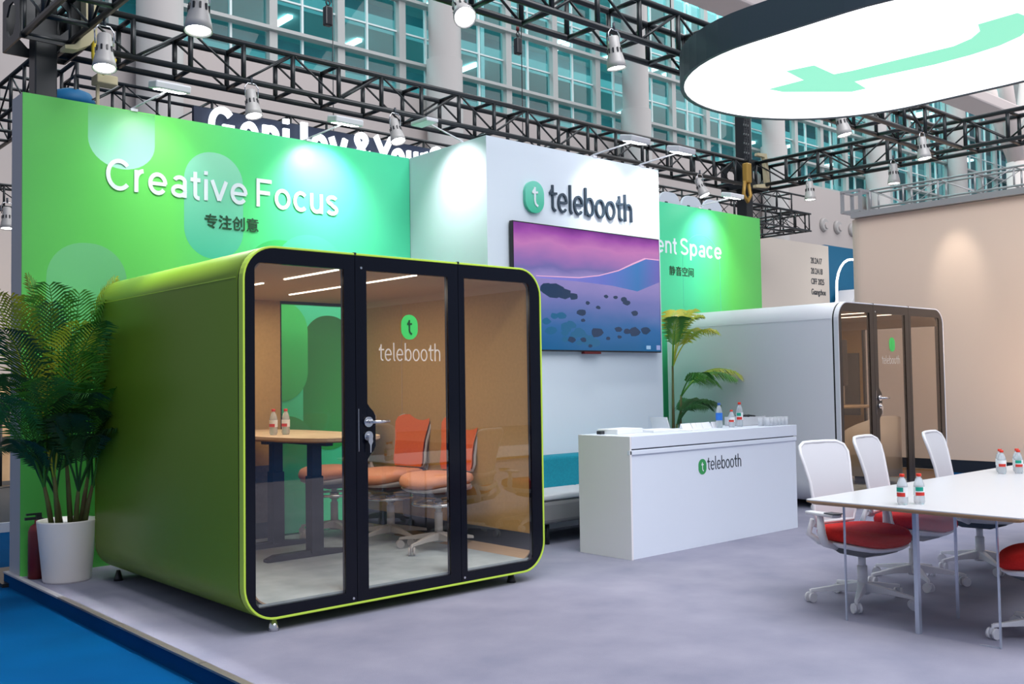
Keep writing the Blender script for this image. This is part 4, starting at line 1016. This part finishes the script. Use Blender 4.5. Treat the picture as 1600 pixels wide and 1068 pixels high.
# ================================================================== SOFA
sf = thing('sofa', 'low teal and grey sofa between the green pod and the counter', 'sofa', (5.95, 6.35, 0))
MB().box(0, 2.3, 0, .66, .19, .40).build('base', M['sofabase'], sf, .04, 3)
MB().box(.0, .9, 0, .50, .40, .455).build('seat_cushion', M['sofaseat'], sf, .02, 3)
MB().box(.905, 2.3, 0, .50, .40, .455).build('seat_cushion', M['sofaseat'], sf, .02, 3)
MB().box(.0, 2.3, .44, .66, .40, .745).build('backrest', M['teal'], sf, .03, 3)
mb = MB(); mb.prism([(-.02, .45), (.30, .45), (.20, .72), (.02, .74)], .30, .46, 'xz'); mb.build('arm_cushion', M['teal'], sf, .03, 3)
for x_ in (.2, 1.1, 2.1):
    for y_ in (.1, .56): MB().cyl((x_, y_, 0), (x_, y_, .19), .02, 8).build('leg', M['black'], sf)

# ================================================================== POD INTERIORS
tb = thing('high_table', 'high oval oak table on black column legs inside the green pod', 'table', (3.74, 6.72, .167))
oval = []
for k in range(48):
    a = 2*pi*k/48; c, s = cos(a), sin(a); oval.append((.38*math.copysign(abs(c)**.62, c), .92*math.copysign(abs(s)**.72, s)))
mb = MB(); mb.prism(oval, .903, .925, 'xy'); mb.build('tabletop', M['wood'], tb)
mb = MB(); mb.prism([(x*.985, y_*.985) for x, y_ in oval], .893, .903, 'xy'); mb.build('edge_band', M['woodedge'], tb)
mb = MB(); mb.box(-.03, .03, -.55, .60, .85, .893); mb.box(-.28, .28, -.14, -.06, .86, .893); mb.box(-.28, .28, .46, .54, .86, .893); mb.build('underframe', M['rubber'], tb)
for yy in (-.10, .50):
    MB().box(.10, .18, yy-.04, yy+.04, .42, .88).build('inner_column', M['rubber'], tb)
    MB().box(.09, .19, yy-.05, yy+.05, .03, .60).build('column', M['rubber'], tb, .004)
    mb = MB(); mb.prism([(-.27, 0), (.45, 0), (.45, .025), (.2, .05), (-.2, .045), (-.27, .02)], yy-.035, yy+.035, 'xz'); mb.build('foot_bar', M['rubber'], tb, .004)
bottle('left water bottle with red cap on the high table in the green pod', (3.54, 6.62, 1.093), .19, .030, bands=two)
bottle('right water bottle with red cap on the high table in the green pod', (3.63, 6.60, 1.093), .19, .030, bands=two)
o = MB(); o.tube([(3.30, 7.68, 1.0), (3.34, 7.67, .80), (3.42, 7.66, .70), (3.37, 7.66, .60), (3.44, 7.66, .66), (3.40, 7.66, .52), (3.42, 7.66, .30), (3.40, 7.66, .17)], .006, 6)
tag(o.build('power_cable', M['rubber']), 'thin black cable hanging below the high table in the pod', 'cable')
# white pod interior
tb = thing('small_table', 'small round oak table inside the white pod', 'table', (11.72, 6.75, .167))
mb = MB(); mb.lathe([(0, .90), (.44, .90), (.44, .93), (0, .93)], n=28); mb.build('tabletop', M['wood'], tb)
MB().cyl((0, 0, .02), (0, 0, .90), .04, 12).build('column', M['plasticw'], tb)
mb = MB(); mb.lathe([(0, 0), (.26, 0), (.25, .02), (0, .03)], n=20); mb.build('foot_plate', M['plasticw'], tb)
mn = thing('monitor', 'flat monitor on a white post inside the white pod', 'monitor', (11.80, 6.75, 1.097))
MB().cyl((0, 0, 0), (0, 0, .80), .03, 10).build('post', M['plasticw'], mn)
MB().box(-.45, .05, -.06, -.03, .25, .85).build('display', M['podframe2'], mn, .01)
MB().tube([(0, 0, .5), (0, -.04, .5)], .03, 8).build('bracket', M['plasticg'], mn)
def tub_chair(loc, rz, lab):
    t = thing('tub_chair', lab, 'armchair', loc, rz)
    out = [(.36*cos(R(a)), .36*sin(R(a))) for a in range(70, 291, 20)]; inn_ = [(.28*cos(R(a)), .28*sin(R(a))) for a in range(70, 291, 20)]
    mb = MB(); n = len(out); vs = []
    for i, (p, q) in enumerate(zip(out, inn_)):
        hh = .62+.20*sin(pi*i/(n-1)); vs += [(p[0], p[1], .1), (p[0], p[1], hh), (q[0], q[1], hh), (q[0], q[1], .1)]
    mb.add(vs, [(i*4+j, i*4+(j+1) % 4, i*4+4+(j+1) % 4, i*4+4+j) for i in range(n-1) for j in range(4)]+[(0, 1, 2, 3), ((n-1)*4+3, (n-1)*4+2, (n-1)*4+1, (n-1)*4)], True); mb.build('shell', M['pot'], t)
    mb = MB(); mb.lathe([(0, .10), (.27, .10), (.275, .38), (.25, .42), (0, .43)], n=24); mb.build('seat', M['sofaseat'], t)
    MB().cyl((0, 0, 0), (0, 0, .1), .2, 16).build('plinth', M['rubber'], t)
    return t
tub_chair((11.36, 6.14, .167), R(75), 'pale tub chair inside the white pod, behind its door post')

# ================================================================== PLANTS
def frond_mb(L, lift, droop, nl=26, ll=.30, w=.014, rnd=random):
    """a feather palm frond in the local xz plane starting at the origin, returns (rachis+leaflets)"""
    mb = MB(); pts = []
    for i in range(15):
        t = i/14; x = L*t*(math.cos(lift)+.35*t*droop); z = L*(math.sin(lift)*t-droop*.55*t*t*t); pts.append(Vector((x, 0, z)))
    mb.tube(pts, [.010*(1-.75*i/14) for i in range(15)], 5)
    for i in range(nl):
        t = .34+.66*i/(nl-1); k = min(13, int(t*14)); f = t*14-k; p = pts[k].lerp(pts[k+1], f) if k < 14 else pts[14]
        tg = (pts[min(k+1, 14)]-pts[k]).normalized(); l = ll*(sin(pi*(.18+.78*(t-.34)/.66)))**.7*rnd.uniform(.85, 1.1)
        for s in (-1, 1):
            d = (tg*.62+Vector((0, s, 0))*.72+Vector((0, 0, .10-.25*droop))).normalized()
            q = p+d*l*.55; e_ = p+d*l+Vector((0, 0, -l*.30*(.4+droop)))
            sd = tg*w*.5; vs = [p-sd*.5, p+sd*.5, q+sd+Vector((0, 0, .003)), q-sd, e_]
            mb.add(vs, [(0, 1, 2, 3), (3, 2, 4)])
    return mb
def palm(label, loc, potr, poth, crowns, seed, potm='pot', mats=('leaf', 'leafdark', 'leafyellow')):
    rn = random.Random(seed); t = thing('potted_palm', label, 'plant', loc)
    mb = MB(); r0 = potr*.80
    mb.lathe([(0, 0), (r0*.96, 0), (r0, .015), (potr, poth-.01), (potr, poth), (potr-.018, poth), (potr-.025, poth-.05), (0, poth-.05)], n=32); mb.build('pot', M[potm], t)
    mb = MB(); mb.lathe([(potr-.026, poth-.052), (potr-.03, poth-.046), (0, poth-.040)], n=20); mb.build('soil', M['soil'], t)
    for (bx, by, h, lean, az, fr) in crowns:
        top = Vector((bx+lean*cos(az), by+lean*sin(az), h)); b0 = Vector((bx, by, poth-.05))
        mb = MB(); mb.tube([b0, b0.lerp(top, .5)+Vector((0, 0, .02)), top], [.022, .018, .012], 7); mb.build('cane', M['stem'], t)
        for (faz, L, lift, droop, ll, mm) in fr:
            f = frond_mb(L, lift, droop, 28, ll, .016, rn); link(f.mesh('frond', M[mm]), 'frond', t, top-Vector((0, 0, .02)), (0, 0, faz))
    return t
rn = random.Random(11)
def crown(n, Lr, lr, mm, seed, ll=.30, az0=None, span=2*pi, dr=(.35, .95)):
    q = random.Random(seed); out = []
    for k in range(n):
        az = (az0 if az0 is not None else 0)+span*(k/n)+q.uniform(-.3, .3)
        out.append((az, q.uniform(*Lr), q.uniform(*lr), q.uniform(*dr), ll*q.uniform(.8, 1.1), q.choice(mm)))
    return out
A0 = -2.9   # fronds fan out over the side away from the wall
palm('tall potted palm in a white pot at the left end of the green wall', (2.50, 7.93, 0), .215, .46, [
    (.02, -.02, .92, .04, 2.2, crown(7, (1.35, 1.62), (1.34, 1.50), ['leaf', 'leafyellow', 'leaf'], 1, .34, A0, 2.9, (.12, .42))),
    (-.08, -.05, .82, .06, -2.4, crown(6, (1.3, 1.6), (1.25, 1.42), ['leaf', 'leafdark', 'leafyellow'], 2, .34, A0, 1.9, (.15, .5))),
    (.09, -.03, .78, .05, -.4, crown(5, (1.0, 1.4), (1.30, 1.48), ['leaf', 'leafdark'], 3, .32, A0+1.0, 2.0, (.15, .5))),
    (-.11, .0, .74, .07, -2.8, crown(6, (.95, 1.25), (1.10, 1.35), ['leafdark', 'leafdark', 'leaf'], 4, .32, A0, 1.8, (.3, .7))),
    (.10, -.08, .72, .06, -.6, crown(5, (.8, 1.05), (1.15, 1.40), ['leafdark', 'leaf'], 5, .28, A0+.8, 2.2, (.3, .7))),
    (.03, -.10, .70, .04, -1.4, crown(5, (.60, .9), (1.15, 1.4), ['leafdark'], 6, .26, A0, 2.7, (.4, .8))),
    (-.03, .06, .66, .05, -2.6, crown(4, (.5, .8), (.9, 1.3), ['leafdark'], 7, .24, A0, 1.8, (.4, .8)))], 1)
palm('potted palm half hidden between the white tower and the white pod', (9.02, 7.32, 0), .20, .45, [
    (0, 0, 1.62, .03, 0.3, [(-.2, .95, 1.42, .5, .26, 'leafyellow'), (.5, .95, 1.45, .5, .26, 'leafyellow'), (-.9, .9, 1.40, .6, .26, 'leafyellow'), (-.5, .85, 1.2, .8, .26, 'leafyellow'), (-2.2, .8, 1.4, .5, .24, 'leaf'), (.1, .8, 1.25, .7, .26, 'leafyellow')]),
    (.05, -.04, 1.28, .04, -.6, [(-.45, .85, .95, 1.0, .26, 'leafyellow'), (-.9, .7, 1.0, 1.0, .24, 'leaf'), (-.1, .60, .9, 1.0, .24, 'leaf'), (-1.8, .6, 1.1, .9, .22, 'leaf')]),
    (-.05, -.05, .95, .04, -1, [(-.4, .60, 1.2, .9, .24, 'leafdark'), (-.9, .62, 1.1, .9, .24, 'leafdark'), (.0, .55, 1.3, .8, .22, 'leafdark'), (-1.5, .55, 1.1, .9, .22, 'leafdark'), (.3, .6, 1.0, .9, .22, 'leafdark')])], 2)
palm('potted palm behind the green pod, only leaf tips showing above it', (5.55, 6.75, 0), .20, .45, [
    (0, 0, 1.50, .03, 0.5, crown(9, (.75, 1.0), (1.25, 1.42), ['leafyellow', 'leaf'], 31, .26, -2.2, 2.6)),
    (-.03, -.05, .9, .05, -2, crown(5, (.4, .6), (1.0, 1.3), ['leafdark'], 33, .2, -2.2, 2.6))], 3)
palm('dark palm of the next stand at the far left edge', (2.12, 9.9, -.1), .22, .45, [
    (0, 0, 1.2, .08, 0.5, crown(9, (.8, 1.1), (.6, 1.3), ['leafdark', 'leafdark', 'leaf'], 41, .34)),
    (-.05, .05, .8, .08, 2, crown(6, (.6, .9), (.6, 1.1), ['leafdark'], 43, .26))], 4)

ex = thing('fire_extinguisher', 'dark red fire extinguisher behind the white plant pot', 'fire extinguisher', (2.36, 8.19, 0))
mb = MB(); mb.lathe([(0, 0), (.06, 0), (.065, .01), (.065, .36), (.05, .40), (.02, .42), (.02, .45), (0, .45)], n=20); mb.build('cylinder', M['extred'], ex)
mb = MB(); mb.box(-.09, .03, -.012, .012, .45, .47); mb.box(-.08, .03, -.01, .01, .485, .50); mb.box(-.01, .03, -.015, .015, .44, .49); mb.build('valve_handle', M['black'], ex)
MB().tube([(.02, 0, .46), (.07, -.02, .44), (.085, -.03, .3), (.08, -.03, .15)], .010, 6).build('hose', M['black'], ex)

# ================================================================== FAR LEFT: neighbouring stand
o = MB().box(-8, 7.5, 11.85, 19.9, -.1, 0).build('floor', mat('dark_stand_carpet', (.03, .035, .045), .9)); struct(o, 'dark platform of the stand beyond the left edge')
o = MB().box(-8, 7.5, 11.82, 11.85, -.1, .005).build('trim_2', M['paper']); struct(o, 'white edge of the dark platform')
cb = thing('display_cabinet', 'warmly lit tan cabinet of the stand beyond the left edge', 'cabinet', (3.6, 17.3, 0))
MB().box(-1.2, 2.0, 0, .5, 0, 1.6).build('carcass', noisy(mat('tan_wood', (.5, .35, .2), .6), (.45, .3, .17), (.6, .42, .26), 3, 4), cb)
MB().box(-1.2, 2.0, -.05, .5, .62, .70).build('shelf', M['rubber'], cb)
for k in range(4): MB().box(-1.1+.8*k, -1.06+.8*k, -.06, 0, .70, 1.6).build('divider', M['wood'], cb)
sp_ = thing('loudspeaker', 'small black loudspeaker on a stand in front of the tan cabinet', 'speaker', (4.15, 16.2, 0))
MB().box(-.10, .10, -.1, .1, 1.05, 1.35).build('speaker_box', M['black'], sp_, .01)
MB().cyl((0, 0, 0), (0, 0, 1.05), .02, 8).build('pole', M['black'], sp_)
MB().lathe([(0, 0), (.16, 0), (.15, .02), (0, .02)], n=16).build('foot', M['black'], sp_)
area('stand_lamp', (4, 15.5, 3.2), (4, 17.3, 1), 1.5, 90, (1, .82, .6))

# white neon arch and machine by the blue panel
ar = thing('neon_arch', 'white glowing arch tube in front of the blue panel', 'light', (21.55, 12.4, 0))
pts = [(0, 0, 0)]+[(0, 0, z_) for z_ in (1, 2, 3, 3.6)]+[(.75-.75*cos(R(a)), 0, 3.6+.75*sin(R(a))) for a in range(15, 91, 15)]+[(2.2, 0, 4.35)]
MB().tube([(x, y_, z_) for x, y_, z_ in pts], .028, 8).build('tube', M['neon'], ar)
mc = thing('display_stand', 'lilac and white display unit in front of the blue panel', 'display', (22.4, 12.5, -.1))
MB().box(0, 1.6, 0, .5, 0, 3.35).build('unit', mat('lilac', (.42, .36, .55), .6), mc)
mb = MB(); mb.prism([(0, 3.35), (1.6, 3.35), (1.6, 3.75), (.3, 3.75)], 0, .5, 'xz'); mb.build('white_top', M['paper'], mc)
MB().box(.5, .75, -.03, 0, 2.95, 3.3).build('dark_slot', M['navy'], mc)
MB().box(.0, .16, -.02, 0, 2.4, 3.25).build('dark_edge', M['navy'], mc)

# spots washing the warm wall
spot('wall_spot_lamp', (15.2, 7.05, 4.5), (16.0, 7.05, 3.2), 55, 40, .9, .1, (1, .93, .82))
spot('wall_spot_lamp', (14.9, 4.0, 4.5), (16.0, 4.0, 3.0), 55, 40, .9, .1, (1, .93, .82))
